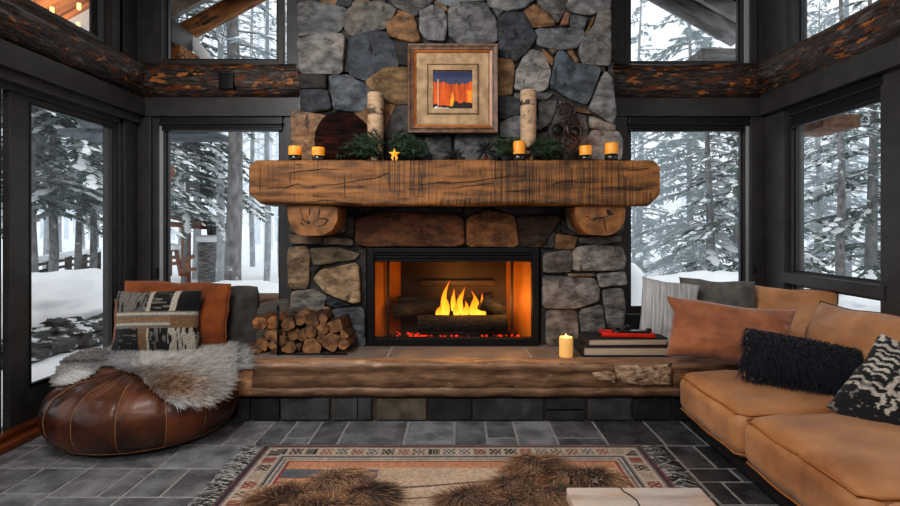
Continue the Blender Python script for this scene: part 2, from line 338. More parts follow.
WHITE = (1, 1, 1)
MT = dict(
 frame=mat('dark_painted_frame', (.040, .037, .035), (.056, .052, .048), 8, rough=.45, bump=.05, bscale=60),
 frame_black=mat('black_rubber_trim', (.008, .008, .009), rough=.4),
 frame_grey=mat('grey_aluminium_jamb', (.36, .36, .37), rough=.4),
 logwood=mat('charred_peeled_log', (.018, .012, .010), (.085, .052, .037), 8, (1.5, 6, 6), rough=.42, bump=.9, bscale=9, bstretch=(2.5, 8, 8),
    extra=[(srgb(112, 104, 100), 5, (1.2, 5, 5), .56, .68), (srgb(112, 62, 30), 4.5, (1.3, 4, 4), .585, .61), (srgb(176, 112, 54), 5, (1.5, 4, 4), .625, .645), (srgb(14, 10, 8), 9, (.5, 6, 6), .60, .615)]),
 mortar=mat('dark_mortar', (.030, .028, .026), (.062, .057, .052), 14, rough=.95, bump=.5, bscale=60),
 stone=mat('split_fieldstone', (.42, .42, .43), (1.45, 1.43, 1.40), 11, (1, 1, 1.6), rough=.72, bump=1.0, bscale=17, bstretch=(1, 1, 1.8), usecol=True, detail=11, pos=(.33, .67), spec=.4,
    extra=[((.45, .42, .40), 4, (1, 1, 2.2), .54, .66), ((1.5, 1.48, 1.45), 45, (1, 1, 1.6), .57, .75), ((.30, .30, .31), 6, (2.5, 2.5, 1), .63, .70)]),
 mantel=mat('rough_sawn_timber', srgb(92, 58, 28), srgb(164, 111, 58), 3.2, (1, 6, 6), rough=.6, bump=.5, bscale=7, bstretch=(9, 1, 1), usecol=True,
    extra=[(srgb(52, 28, 14), 3.0, (1.4, 6, 9), .60, .70)]),
 corbel=mat('end_grain_timber', srgb(100, 64, 34), srgb(156, 106, 60), 5, (2, 2, 2), rough=.6, bump=.3, bscale=12),
 dark_inlay=mat('burnt_line', (.02, .012, .008), rough=.8),
 hearthwood=mat('weathered_hearth_timber', srgb(112, 84, 64), srgb(156, 122, 94), 6, (1, 4, 4), rough=.5, bump=.4, bscale=7, bstretch=(1, 6, 6), usecol=True,
    extra=[(srgb(78, 54, 40), 5, (1, 5, 5), .63, .72), (srgb(172, 140, 112), 6, (1, 3, 3), .65, .69)]),
 pale_bark=mat('pale_flaking_bark', srgb(128, 100, 78), srgb(194, 166, 138), 16, (1, 1, 2), rough=.7, bump=.9, bscale=26, extra=[(srgb(84, 60, 44), 12, (1, 1, 3), .58, .66)]),
 hearth_tile=mat('hearth_slab_tile', srgb(124, 111, 102), srgb(150, 135, 125), 4, rough=.32, bump=.1, usecol=True),
 slate=mat('slate_tile', (.62, .615, .61), (1.38, 1.36, 1.34), 6, rough=.14, rough2=.38, bump=.28, bscale=10, usecol=True, detail=8, extra=[((1.9, 1.8, 1.75), 6, (1, 1, 1), .66, .8)]),
 slate_v=mat('slate_face_tile', (.6, .6, .6), (1.3, 1.3, 1.3), 7, rough=.5, bump=.5, bscale=14, usecol=True, detail=8, extra=[((2.2, 2.1, 1.9), 5, (1, 1, 1), .68, .8)]),
 grout=mat('grey_grout', srgb(132, 129, 126), srgb(158, 154, 150), 20, rough=.85),
 grout_dark=mat('dark_grout', srgb(74, 62, 52), srgb(92, 78, 66), 20, rough=.85),
 black=mat('black_iron', (.006, .006, .006), (.010, .010, .010), 20, rough=.5, spec=.25),
 glass=glass_mat('window_glass'),
 fireglass=glass_mat('fireplace_glass', (.96, .93, .90), gl=.5),
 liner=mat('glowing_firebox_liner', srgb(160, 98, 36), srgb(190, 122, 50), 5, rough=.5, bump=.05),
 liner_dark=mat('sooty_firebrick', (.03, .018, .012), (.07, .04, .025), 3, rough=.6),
 charlog=mat('charred_log', (.003, .0025, .002), (.022, .017, .014), 12, (2, 4, 4), rough=.9, bump=1.0, bscale=18),
 ember=mat('ember_bed', (.02, .01, .008), (.06, .03, .02), 30, rough=.9, bump=.8, bscale=40),
 frame_outer=mat('walnut_picture_frame', srgb(76, 50, 36), srgb(122, 90, 66), 6, (3, 3, 3), rough=.4, bump=.1),
 frame_gilt=mat('orange_gilt_slip', srgb(142, 78, 30), srgb(176, 106, 46), 8, rough=.35),
 linen=mat('aged_linen_mat', srgb(150, 122, 92), srgb(188, 158, 122), 14, rough=.85, bump=.2, bscale=120),
 linen_dark=mat('beaded_fillet', srgb(96, 72, 50), srgb(130, 100, 72), 30, rough=.7),
 vcol=mat('painted_surface', (.9, .9, .9), (1.08, 1.08, 1.08), 20, rough=.7, usecol=True),
 woven=mat('woven_textile', (.78, .78, .78), (1.15, 1.15, 1.15), 60, rough=.95, bump=.6, bscale=170, usecol=True, sheen=.1),
 birch=mat('birch_bark', (.8, .78, .75), (1.1, 1.1, 1.1), 16, (1, 1, 4), rough=.7, bump=.3, bscale=40, bstretch=(1, 1, 5), usecol=True),
 wax=mat('amber_wax', srgb(226, 142, 40), srgb(246, 176, 74), 10, rough=.45, emit=srgb(240, 140, 20), estr=.12),
 wax_ivory=mat('ivory_wax', srgb(236, 190, 120), srgb(246, 205, 140), 10, rough=.45, emit=srgb(250, 170, 70), estr=.25),
 wax_top=emis_mat('glowing_wax_top', srgb(255, 180, 40), .9),
 wick_flame=emis_mat('candle_flame', srgb(255, 205, 110), 6),
 darkglass=mat('dark_glass_cup', (.02, .018, .015), rough=.12, coat=.5),
 plaque=mat('dark_bark_slab', (.004, .003, .003), (.030, .009, .006), 9, (1, 1, 4), rough=.85, bump=1, bscale=22, bstretch=(1, 1, 3), spec=.12),
 needle=mat('evergreen_needles', (.010, .030, .012), (.055, .10, .045), 9, rough=.6),
 blackplant=mat('black_spiky_leaves', (.004, .006, .005), (.012, .015, .012), 9, rough=.6),
 star=mat('gold_star', srgb(222, 150, 40), srgb(246, 190, 80), 14, rough=.5, emit=srgb(240, 160, 50), estr=.35),
 terracotta=mat('terracotta', srgb(140, 72, 34), srgb(172, 96, 50), 14, rough=.8),
 mask=mat('carved_dark_redwood', (.007, .005, .0045), (.032, .015, .012), 14, rough=.5, bump=.6, bscale=40),
 mask_edge=mat('worn_carving_rim', srgb(36, 26, 23), srgb(74, 54, 46), 20, rough=.5),
 firewood=mat('split_firewood', srgb(84, 58, 38), srgb(172, 126, 84), 13, (1, 1, 1), rough=.8, bump=.5, bscale=24, usecol=True),
 firebark=mat('firewood_bark', (.03, .016, .01), (.12, .06, .03), 10, rough=.9, bump=.9, bscale=22, usecol=True),
 orange=mat('burnt_orange_linen', srgb(120, 60, 20), srgb(156, 84, 32), 5, (1, 1, 1), rough=.9, bump=.35, bscale=70, sheen=.2),
 rust=mat('rust_velvet', srgb(134, 78, 47), srgb(168, 107, 70), 6, rough=.85, bump=.35, bscale=45, sheen=.4),
 greyfab=mat('charcoal_fabric', srgb(64, 60, 56), srgb(88, 83, 78), 9, rough=.95, bump=.35, bscale=150),
 ribbed=mat('ribbed_grey_fabric', srgb(74, 68, 62), srgb(112, 104, 95), 26, (.3, 5, 1), rough=.95, bump=.6, bscale=20, bstretch=(.2, 6, 1)),
 greygreen=mat('taupe_grey_fabric', srgb(84, 80, 74), srgb(112, 107, 100), 9, rough=.95, bump=.35, bscale=150),
 striped=mat('striped_grey_linen', srgb(150, 147, 145), srgb(202, 199, 197), 12, (6, .25, 1), rough=.95, bump=.4, bscale=90),
 sofa=mat('camel_leather', srgb(160, 108, 66), srgb(190, 136, 90), 4, rough=.55, bump=.4, bscale=14, sheen=.15, extra=[(srgb(206, 154, 108), 3, (1, 1, 1), .58, .76), (srgb(134, 80, 44), 2.6, (1, 1, 1), .62, .8)]),
 sofa_pipe=mat('camel_piping', srgb(150, 94, 46), srgb(170, 110, 58), 8, rough=.6),
 sofa_zip=mat('dark_piping', srgb(72, 42, 24), rough=.6),
 sofa_base=mat('black_plinth', (.012, .010, .010), (.02, .018, .017), 8, rough=.6),
 leather=mat('saddle_leather', srgb(44, 22, 12), srgb(108, 58, 30), 3.2, rough=.33, rough2=.5, bump=.35, bscale=13, coat=.12, extra=[(srgb(44, 18, 10), 2.6, (1, 1, 1.5), .56, .72)]),
 stitch=mat('tan_stitching', srgb(150, 104, 70), srgb(190, 146, 106), 60, rough=.8),
 fur=mat('fur', (.85, .85, .85), (1.1, 1.1, 1.1), 30, rough=.85, usecol=True, sheen=.2),
 hide=mat('fur_hide', (.3, .26, .22), (.4, .36, .32), 10, rough=1),
 book=mat('dark_cloth_cover', (.012, .012, .015), (.022, .022, .026), 30, rough=.6, bump=.1),
 paper=mat('book_pages', srgb(172, 152, 132), srgb(200, 180, 158), 60, (.2, .2, 12), rough=.9),
 red=mat('red_lacquer', srgb(190, 34, 18), srgb(214, 46, 24), 10, rough=.35, coat=.3),
 blackgloss=mat('glossy_black', (.008, .008, .009), rough=.2, coat=.4),
 paletop=mat('whitewashed_wood', srgb(168, 150, 138), srgb(208, 194, 182), 2.2, (1.2, 6, 6), rough=.4, bump=.25, bscale=8, bstretch=(1, 8, 8), extra=[(srgb(196, 160, 134), 2, (1, 3, 3), .58, .7)]),
 threshold=mat('varnished_redwood', srgb(88, 42, 22), srgb(128, 68, 38), 3, (6, 1, 6), rough=.3, coat=.3, bump=.1),
 soffit=mat('warm_soffit_boards', srgb(126, 76, 34), srgb(180, 116, 58), 3, (.7, 8, 1), rough=.6, bump=.3, usecol=True),
 soffit_dark=mat('dark_soffit_boards', srgb(46, 36, 30), srgb(78, 62, 50), 2.2, (8, .7, 8), rough=.7, bump=.3),
 raflog=mat('orange_rafter_log', srgb(116, 72, 38), srgb(176, 118, 66), 4, (1, 5, 5), rough=.7, bump=.6, bscale=10, extra=[(srgb(50, 36, 28), 3.5, (1, 4, 4), .58, .66)]),
 greylog=mat('frosted_rafter_log', srgb(104, 102, 100), srgb(158, 158, 158), 4, (1, 5, 5), rough=.8, bump=.6, bscale=10, extra=[(srgb(120, 84, 58), 2.5, (1, 3, 3), .62, .7)]),
 fascia=mat('pale_fascia', srgb(150, 146, 142), srgb(188, 186, 184), 6, rough=.6),
 awning=mat('grey_canvas', srgb(70, 76, 82), srgb(98, 106, 114), 4, rough=.8),
 snow=mat('snow', (.90, .93, .96), (.97, .98, .99), 2.2, rough=.75, bump=.25, bscale=6, sss=.0),
 rock=mat('dark_rock', (.03, .03, .028), (.13, .135, .125), 7, rough=.9, bump=.8, bscale=12, extra=[((.75, .78, .8), 5, (1, 1, 2), .57, .62)]),
 gwood=mat('weathered_deck_wood', srgb(86, 60, 44), srgb(122, 90, 66), 5, (3, 3, 3), rough=.85),
 redwood_out=mat('red_brown_timber', srgb(120, 74, 48), srgb(150, 98, 66), 5, rough=.85),
 fencewood=mat('dark_fence_wood', srgb(52, 46, 42), srgb(84, 74, 66), 5, rough=.9),
 greystack=mat('stacked_stone', srgb(84, 84, 84), srgb(150, 150, 148), 6, (1, 1, 4), rough=.9, bump=.8, bscale=9),
)
HAZE_GLOW = (.03, .16, .42)      # winter haze put into the tree materials as emission and paler colour, by distance
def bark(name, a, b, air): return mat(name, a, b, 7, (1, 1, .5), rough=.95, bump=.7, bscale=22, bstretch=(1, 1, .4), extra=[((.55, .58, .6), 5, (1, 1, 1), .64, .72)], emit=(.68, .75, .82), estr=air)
BARK = [bark('bark_near', srgb(84, 82, 80), srgb(138, 136, 134), HAZE_GLOW[0]), bark('bark_mid', srgb(98, 104, 108), srgb(146, 152, 156), HAZE_GLOW[1]), bark('bark_far', srgb(150, 160, 168), srgb(184, 192, 199), HAZE_GLOW[2])]
NEED = [mat('fir_near', srgb(44, 62, 54), srgb(92, 114, 98), 3, rough=.9, emit=(.68, .75, .82), estr=HAZE_GLOW[0]), mat('fir_mid', srgb(102, 122, 126), srgb(146, 162, 165), 3, rough=.9, emit=(.68, .75, .82), estr=HAZE_GLOW[1]), mat('fir_far', srgb(164, 178, 186), srgb(196, 206, 213), 3, rough=.9, emit=(.68, .75, .82), estr=HAZE_GLOW[2])]
# ================================================================== the room shell
XL, XR, YB = -2.94, 2.83, 4.60
def roofz(x): return 5.43-.56*abs(x+.06)     # outer overhang
def ceilz(x): return 5.38-.56*abs(x)    # inner ceiling
def wbox(mb, wall, u0, u1, d0, d1, z0, z1, bev=.004, m=0):
    """u along the wall, d = distance outward from the inner wall plane"""
    if wall == 'b': v, f = box(u0, u1, YB+d0, YB+d1, z0, z1, bev)
    elif wall == 'l': v, f = box(XL-d1, XL-d0, u0, u1, z0, z1, bev)
    else: v, f = box(XR+d0, XR+d1, u0, u1, z0, z1, bev)
    mb.add(v, f, mat=m, smooth=False)
def pane(mb, wall, u0, u1, d, z0, z1):
    q = [(u0, z0), (u1, z0), (u1, z1), (u0, z1)]
    v = [(u, YB+d, z) if wall == 'b' else ((XL-d, u, z) if wall == 'l' else (XR+d, u, z)) for u, z in q]
    mb.add(v, [(0, 1, 2, 3)], smooth=False)
def wall(name, wl, boxes):
    mb = MB()
    for b in boxes: wbox(mb, wl, *b)
    return struct(mb.build(name, MT['frame']))
TOPZ = {'b': 3.52, 'l': 3.45, 'r': 3.45}
def window(name, wl, u0, u1, z0, z1, fr=.05, jamb=None, blind=None, handle=None, sash=.0):
    """glazing unit filling the opening u0..u1, z0..z1"""
    mb = MB()
    for (a, b, c, d) in ((u0-fr, u0, z0-fr, z1+fr), (u1, u1+fr, z0-fr, z1+fr), (u0, u1, z0-fr, z0), (u0, u1, z1, z1+fr)):
        wbox(mb, wl, a, b, .02, .10, c, d, .003)
        e = .016
    for (a, b, c, d) in ((u0-.012, u0+.014, z0, z1), (u1-.014, u1+.012, z0, z1), (u0, u1, z0-.012, z0+.014), (u0, u1, z1-.014, z1+.012)):
        wbox(mb, wl, a, b, .035, .07, c, d, .002, 1)
    o = struct(mb.build(name, [MT['frame'], MT['frame_black']]))
    g = MB(); pane(g, wl, u0, u1, .055, z0, z1); g.build('glass_pane', MT['glass'], o)
    if jamb:
        j = MB()
        for (a, b) in jamb: wbox(j, wl, a, b, .004, .03, z0-.05, z1+.03, .003)
        j.build('jamb_strip', MT['frame_grey'], o)
    if blind:
        b0, b1, zb0, zb1 = blind
        k = MB(); wbox(k, wl, b0, b1, -.03, .03, zb1-.075, zb1, .01); wbox(k, wl, b0+.01, b1-.01, -.008, .012, zb0, zb1-.06, .004); wbox(k, wl, b0+.01, b1-.01, -.016, .018, zb0-.03, zb0, .008)
        k.build('roller_blind', MT['frame_black'], o)
    if handle:
        k = MB(); u, z = handle; wbox(k, wl, u-.012, u+.012, -.015, .005, z-.05, z+.05, .004); wbox(k, wl, u-.007, u+.007, -.045, -.012, z-.035, z+.03, .005)
        k.build('latch', MT['frame_black'], o)
    return o
# back wall
wall('wall_back', 'b', [
  (-3.06, -2.74, 0, .15, 0, 3.72), (-1.57, -1.30, 0, .15, 0, 4.2), (1.27, 1.54, 0, .15, 0, 4.2), (2.69, 2.95, 0, .15, 0, 3.72),
  (-2.72, -1.57, 0, .15, 0, .60), (1.54, 2.68, 0, .15, 0, .60), (-2.72, -1.57, 0, .15, 2.36, 2.90), (1.54, 2.68, 0, .15, 2.36, 2.90),
  (-1.30, 1.27, .02, .15, 0, 4.5),
  # raised casings
  (-2.94, -2.80, -.03, .02, 0, 2.42), (-1.58, -1.40, -.02, .02, 0, 2.42), (1.42, 1.56, -.02, .02, 0, 2.42), (2.69, 2.83, -.03, .02, 0, 2.42),
  (-2.94, -1.35, -.045, .02, 2.42, 2.60), (1.35, 2.83, -.045, .02, 2.42, 2.60),
  (-2.78, -2.70, -.02, .02, 2.9, 3.5), (2.69, 2.75, -.02, .02, 2.9, 3.5)])
window('window_1', 'b', -2.69, -1.64, .66, 2.31, jamb=[(-2.80, -2.71)], blind=(-2.72, -1.60, 2.325, 2.42), handle=(-2.755, .99))
window('window_2', 'b', 1.60, 2.644, .66, 2.31, jamb=[(2.665, 2.715)], blind=(1.57, 2.64, 2.315, 2.42), handle=(2.72, 1.02))
window('window_3', 'b', -2.69, -1.66, 2.955, 3.68, jamb=[(-2.80, -2.73)])
window('window_4', 'b', 1.60, 2.62, 2.935, 3.68, jamb=[(2.65, 2.71)])
# left wall: sliding doors below, clerestory above
wall('wall_left', 'l', [
  (4.36, 4.75, 0, .15, 0, 3.75), (-1.5, 4.40, 0, .15, 2.31, 2.92), (4.27, 4.40, 0, .15, 2.9, 3.75), (-1.5, -.9, 0, .15, 0, 3.5),
  (-1.5, 4.55, -.10, .0, 2.42, 2.58), (-1.5, 4.55, -.06, .0, 2.35, 2.42), (4.40, 4.55, -.02, .01, 0, 2.40), (-1.5, 4.36, -.0, .15, -.02, .05),
  (2.0, 2.12, 0, .15, 2.9, 3.75)])
def door(name, y0, y1, s0, s1, z0, z1, d):
    mb = MB()
    wbox(mb, 'l', y0-s0, y0, d, d+.05, .05, 2.31); wbox(mb, 'l', y1, y1+s1, d, d+.05, .05, 2.31)
    wbox(mb, 'l', y0, y1, d, d+.05, .05, z0); wbox(mb, 'l', y0, y1, d, d+.05, z1, 2.31)
    for (a, b, c, e) in ((y0, y0+.015, z0, z1), (y1-.015, y1, z0, z1), (y0, y1, z0, z0+.015), (y0, y1, z1-.015, z1)):
        wbox(mb, 'l', a, b, d-.004, d+.03, c, e, .002, 1)
    o = struct(mb.build(name, [MT['frame'], MT['frame_black']]))
    g = MB(); pane(g, 'l', y0, y1, d+.022, z0, z1); g.build('glass_pane', MT['glass'], o)
    return o
door('door_1', 3.46, 4.30, .15, .06, .30, 2.27, .02)
dd = door('door_2', .75, 3.18, .13, .13, .30, 2.27, .075)
k = MB(); wbox(k, 'l', 3.215, 3.245, .06, .08, .3, 2.27, .004); k.build('jamb_strip', MT['frame_grey'], dd)
window('window_5', 'l', 2.14, 4.13, 2.975, 3.62, fr=.06)
window('window_7', 'l', -.9, 1.98, 2.975, 3.62, fr=.04)
tr = MB()
v, f = box(-2.93, -2.80, -1.2, 4.30, 0, .05, .012); tr.add(v, f)
v, f = box(-2.93, -2.86, -1.2, 4.30, .05, .088, .010); tr.add(v, f)
struct(tr.build('baseboard_left', MT['threshold']))
# right wall
wall('wall_right', 'r', [
  (4.29, 4.75, 0, .15, 0, 3.75), (-1.5, 4.30, 0, .15, 2.33, 2.90), (3.14, 3.30, 0, .15, 0, 3.5), (-1.5, 3.2, 0, .15, 0, .30), (3.2, 4.3, 0, .15, 0, .30),
  (-1.5, 4.55, -.08, .0, 2.42, 2.60), (3.14, 3.32, -.02, .0, .3, 2.42), (4.30, 4.56, -.02, .0, .3, 2.42), (-1.5, -1, 0, .15, 0, 3.5),
  (3.28, 4.30, -.03, .12, .93, 1.02), (3.2, 3.31, 0, .15, 2.9, 3.75), (-1, 3.2, -.03, .12, .93, 1.02), (1.4, 1.56, 0, .15, 0, 3.5)])
w6 = window('window_6', 'r', 3.325, 4.245, 1.03, 2.33, fr=.035, blind=(3.30, 4.24, 2.27, 2.42))
window('window_8', 'r', 3.325, 4.24, .33, .92, fr=.02)
window('window_9', 'r', 3.325, 4.18, 2.93, 3.66, fr=.05)
window('window_10', 'r', 1.60, 3.10, 1.03, 2.33, fr=.035)
window('window_11', 'r', 1.60, 3.10, 2.93, 3.66, fr=.05)
wf = MB(); v, f = box(-3.06, 2.95, -1.64, -1.52, 0, 5.3, 0); wf.add(v, f); struct(wf.build('wall_front', MT['soffit_dark']))
# floor: random slate ashlar
fl = MB()
v, f = box(-3.0, 2.9, -1.5, 4.7, -.1, -.004, 0); fl.add(v, f, mat=1, smooth=False)
tiles = []
def split(x0, x1, y0, y1, d, r=random.Random(11)):
    w, h = x1-x0, y1-y0
    if (w < .66 and h < .5 and (r.random() < .5 or max(w, h) < .34)) or max(w, h) < .22: tiles.append((x0, x1, y0, y1)); return
    if w > h*1.25 or (w > h*.8 and r.random() < .5):
        t = x0+w*r.choice((.33, .5, .5, .67)); split(x0, t, y0, y1, d+1); split(t, x1, y0, y1, d+1)
    else:
        t = y0+h*r.choice((.33, .5, .5, .67)); split(x0, x1, y0, t, d+1); split(x0, x1, t, y1, d+1)
# first row in front of the hearth follows the photo, the rest is random ashlar
row = [-2.94, -2.55, -2.2, -1.87, -1.52, -1.32, -1.15, -.97, -.78, -.35, -.02, .20, .40, .66, .98, 1.35, 1.62, 2.1, 2.83]
rr = random.Random(5)
for a, b in zip(row[:-1], row[1:]):
    if rr.random() < .4: tiles.append((a, b, 3.22, 3.34)); tiles.append((a, b, 3.34, 3.64))
    else: tiles.append((a, b, 3.22, 3.64))
for (a, b) in ((-2.94, -1.75), (-1.75, -.55), (-.55, .6), (.6, 1.7), (1.7, 2.83)):
    for (c, d) in ((2.3, 3.22), (1.4, 2.3), (.5, 1.4), (-.5, .5), (-1.5, -.5)): split(a, b, c, d, 0)
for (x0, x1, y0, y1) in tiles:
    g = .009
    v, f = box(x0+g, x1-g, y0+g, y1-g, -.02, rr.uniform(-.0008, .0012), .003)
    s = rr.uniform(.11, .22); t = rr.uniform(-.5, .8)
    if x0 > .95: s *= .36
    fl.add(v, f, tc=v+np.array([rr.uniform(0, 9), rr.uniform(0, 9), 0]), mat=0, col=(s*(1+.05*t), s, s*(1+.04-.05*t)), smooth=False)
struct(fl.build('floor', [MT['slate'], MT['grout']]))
# gable ceiling
ce = MB()
for s in (-1, 1):
    xe = XL-.15 if s < 0 else XR+.15
    v = []
    for y in (-1.5, 4.75):
        for x in (0, xe):
            for dz in (0, .12): v.append((x, y, ceilz(x)+dz))
    ce.add(v, [(0, 2, 6, 4), (1, 5, 7, 3), (0, 1, 3, 2), (4, 6, 7, 5), (2, 3, 7, 6), (0, 4, 5, 1)], smooth=False)
struct(ce.build('ceiling', MT['soffit_dark']))
# gable infill above the upper windows
gi = MB()
for s, xe in ((-1, XL), (1, XR)):
    v = [(0, 4.62, 3.70), (0, 4.74, 3.70), (xe, 4.62, 3.70), (xe, 4.74, 3.70), (0, 4.62, 5.4), (0, 4.74, 5.4), (xe, 4.62, max(3.73, ceilz(xe))), (xe, 4.74, max(3.73, ceilz(xe)))]
    gi.add(v, [(0, 2, 6, 4), (1, 5, 7, 3), (0, 1, 3, 2), (2, 3, 7, 6), (4, 6, 7, 5), (0, 4, 5, 1)], smooth=False)
struct(gi.build('trim_1', MT['frame']))
# roof overhang: rake at the front, eaves at both sides
def slab(mb, x0, x1, y0, y1, dz0=0, dz1=.12, m=0):
    v = []
    for y in (y0, y1):
        for x in (x0, x1):
            for dz in (dz0, dz1): v.append((x, y, roofz(x)+dz))
    mb.add(v, [(0, 2, 6, 4), (1, 5, 7, 3), (0, 1, 3, 2), (4, 6, 7, 5), (2, 3, 7, 6), (0, 4, 5, 1)], mat=m, smooth=False)
ro = MB()
slab(ro, 0, -3.35, 4.75, 5.45); slab(ro, 0, 3.25, 4.75, 5.45)
struct(ro.build('roof_overhang', MT['soffit_dark']))
ev = MB(); slab(ev, XL-.15, -4.6, -1.5, 4.75, .02, .12, 1); yy = -1.5; r_ = random.Random(4)
while yy < 4.74:
    b_ = min(yy+.15, 4.745); v = []; e_ = r_.uniform(0, .012)
    for y in (yy+.006, b_-.006):
        for x in (XL-.15, -4.6):
            for dz in (-.02-e_, .02): v.append((x, y, roofz(x)+dz))
    k_ = r_.uniform(.55, 1.25); ev.add(v, [(0, 2, 6, 4), (1, 5, 7, 3), (0, 1, 3, 2), (4, 6, 7, 5), (2, 3, 7, 6), (0, 4, 5, 1)], tc=np.array(v)+[yy, 0, 0], mat=0, col=np.array((k_, k_, k_)), smooth=False); yy = b_
struct(ev.build('eave_left', [MT['soffit'], MT['frame']]))
ev = MB(); slab(ev, XR+.15, 3.12, -1.5, 4.75); struct(ev.build('eave_right', MT['soffit_dark']))
sr = MB(); slab(sr, 0, -4.65, -1.5, 5.5, .12, .34); slab(sr, 0, 3.15, -1.5, 5.5, .12, .34); struct(sr.build('roof_snow', MT['snow']))
# rake fascia + rafter logs
for s, m, nm, lab in ((-1, 'raflog', 'rake', 'orange peeled rafter log under the eave outside the upper left window'), (1, 'greylog', 'rake', 'frosted grey rafter log under the eave outside the upper right window')):
    mb = MB(); xe = 3.05
    add_log(mb, (0, 5.42, roofz(0)-(.29 if s < 0 else .20)), (s*xe, 5.42, roofz(s*xe)-(.29 if s < 0 else .20)), .10 if s < 0 else .13, seed=3+s, m=40)
    o = mb.build('rafter_log', [MT[m], MT[m]]); tag(o, lab, 'rafter', 'rafter logs under the gable')
    mb = MB(); v = []
    for y in (5.2, 5.26):
        for x in (0, s*3.2):
            for dz in (-.20, -.02): v.append((x, y, roofz(x)+dz))
    mb.add(v, [(0, 2, 6, 4), (1, 5, 7, 3), (0, 1, 3, 2), (4, 6, 7, 5), (2, 3, 7, 6), (0, 4, 5, 1)], smooth=False)
    struct(mb.build('fascia_board', MT['fascia']))
mb = MB(); v, f = box(-3.5, -2.74, 4.95, 5.35, 3.05, 3.22, .01); mb.add(v, f); tag(mb.build('plate_beam', MT['raflog']), 'square orange plate beam end at the lower left corner of the upper left window', 'beam')
mb = MB(); v, f = box(-3.5, -2.80, 4.9, 5.3, 3.22, 3.46, .01); mb.add(v, f); tag(mb.build('eave_bracket', MT['frame']), 'dark block above the orange beam end outside the upper left window', 'bracket')
sp = np.array([(-2.98, 5.36, 3.50), (-2.86, 5.36, 3.42), (-2.74, 5.36, 3.28), (-2.64, 5.36, 3.13), (-2.60, 5.36, 3.02)])
mb = MB(); v, f = tube(sp, [.05, .055, .06, .065, .04], 10); mb.add(v, f); tag(mb.build('snow_lip', MT['snow']), 'curved lip of snow hanging beside the orange beam end', 'snow')
mb = MB(); v, f = box(2.45, 3.1, 5.0, 5.4, 2.98, 3.2, .01); mb.add(v, f); tag(mb.build('plate_beam', MT['greylog']), 'grey plate beam end at the lower right corner of the upper right window', 'beam')
# lit bulbs in the left eave
bm_ = emis_mat('warm_bulb', srgb(255, 200, 110), 3)
for i, (px, py) in enumerate(((52, 12), (79, 8), (78, 27))):
    # position on the soffit plane z = roofz(x)
    dx, dz = (px-CX)/F, (CY-py)/F
    y = (roofz(0)+.0336-.56*.12-H-.05)/(dz-.56*dx)
    x = dx*y
    mb = MB(); c = np.array([x, y, H+dz*y-.0]); v, f = lathe([(.002, -.014), (.012, -.012), (.017, 0), (.015, .015), (.016, .04)], 14, c); mb.add(v, f)
    b = mb.build('soffit_light', bm_); tag(b, ['small glowing bulb on the left eave boards, nearest the frame edge', 'small glowing bulb highest on the left eave boards', 'small glowing bulb lowest on the left eave boards'][i], 'light', 'eave lights')
    l = bpy.data.lights.new('eave_glow', 'POINT'); l.energy = 1.5; l.color = (1, .62, .28); l.shadow_soft_size = .05
    lo = bpy.data.objects.new('eave_glow', l); COL.objects.link(lo); lo.location = (x, y, c[2]-.12)
# round log beams along the walls
for nm, p0, p1, lab in (('log_beam', (XL+.01, -1.5, 2.755), (XL+.01, 4.5, 2.755), 'round charred log beam running along the left wall above the sliding doors'),
                        ('log_beam', (XL-.02, 4.60, 2.745), (-1.30, 4.60, 2.745), 'round charred log beam on the back wall left of the chimney'),
                        ('log_beam', (1.27, 4.60, 2.74), (XR+.02, 4.60, 2.74), 'round charred log beam on the back wall right of the chimney'),
                        ('log_beam', (XR-.01, -1.5, 2.745), (XR-.01, 4.5, 2.745), 'round charred log beam running along the right wall')):
    mb = MB(); add_log(mb, p0, p1, .162, n=36, m=90 if abs(p1[1]-p0[1]) > 3 else 40, amp=.10, seed=int(abs(p0[0]*10)))
    tag(mb.build(nm, [MT['logwood'], MT['logwood']]), lab, 'beam', 'log beams around the room')
mb = MB(); v, f = box(P(219, 0, 4.43)[0], P(234, 0, 4.43)[0], 4.415, 4.47, P(0, 89, 4.43)[2], P(0, 73, 4.43)[2], .005); mb.add(v, f)
tag(mb.build('speaker_box', MT['black']), 'small black box fixed to the log beam below the upper left window', 'box')
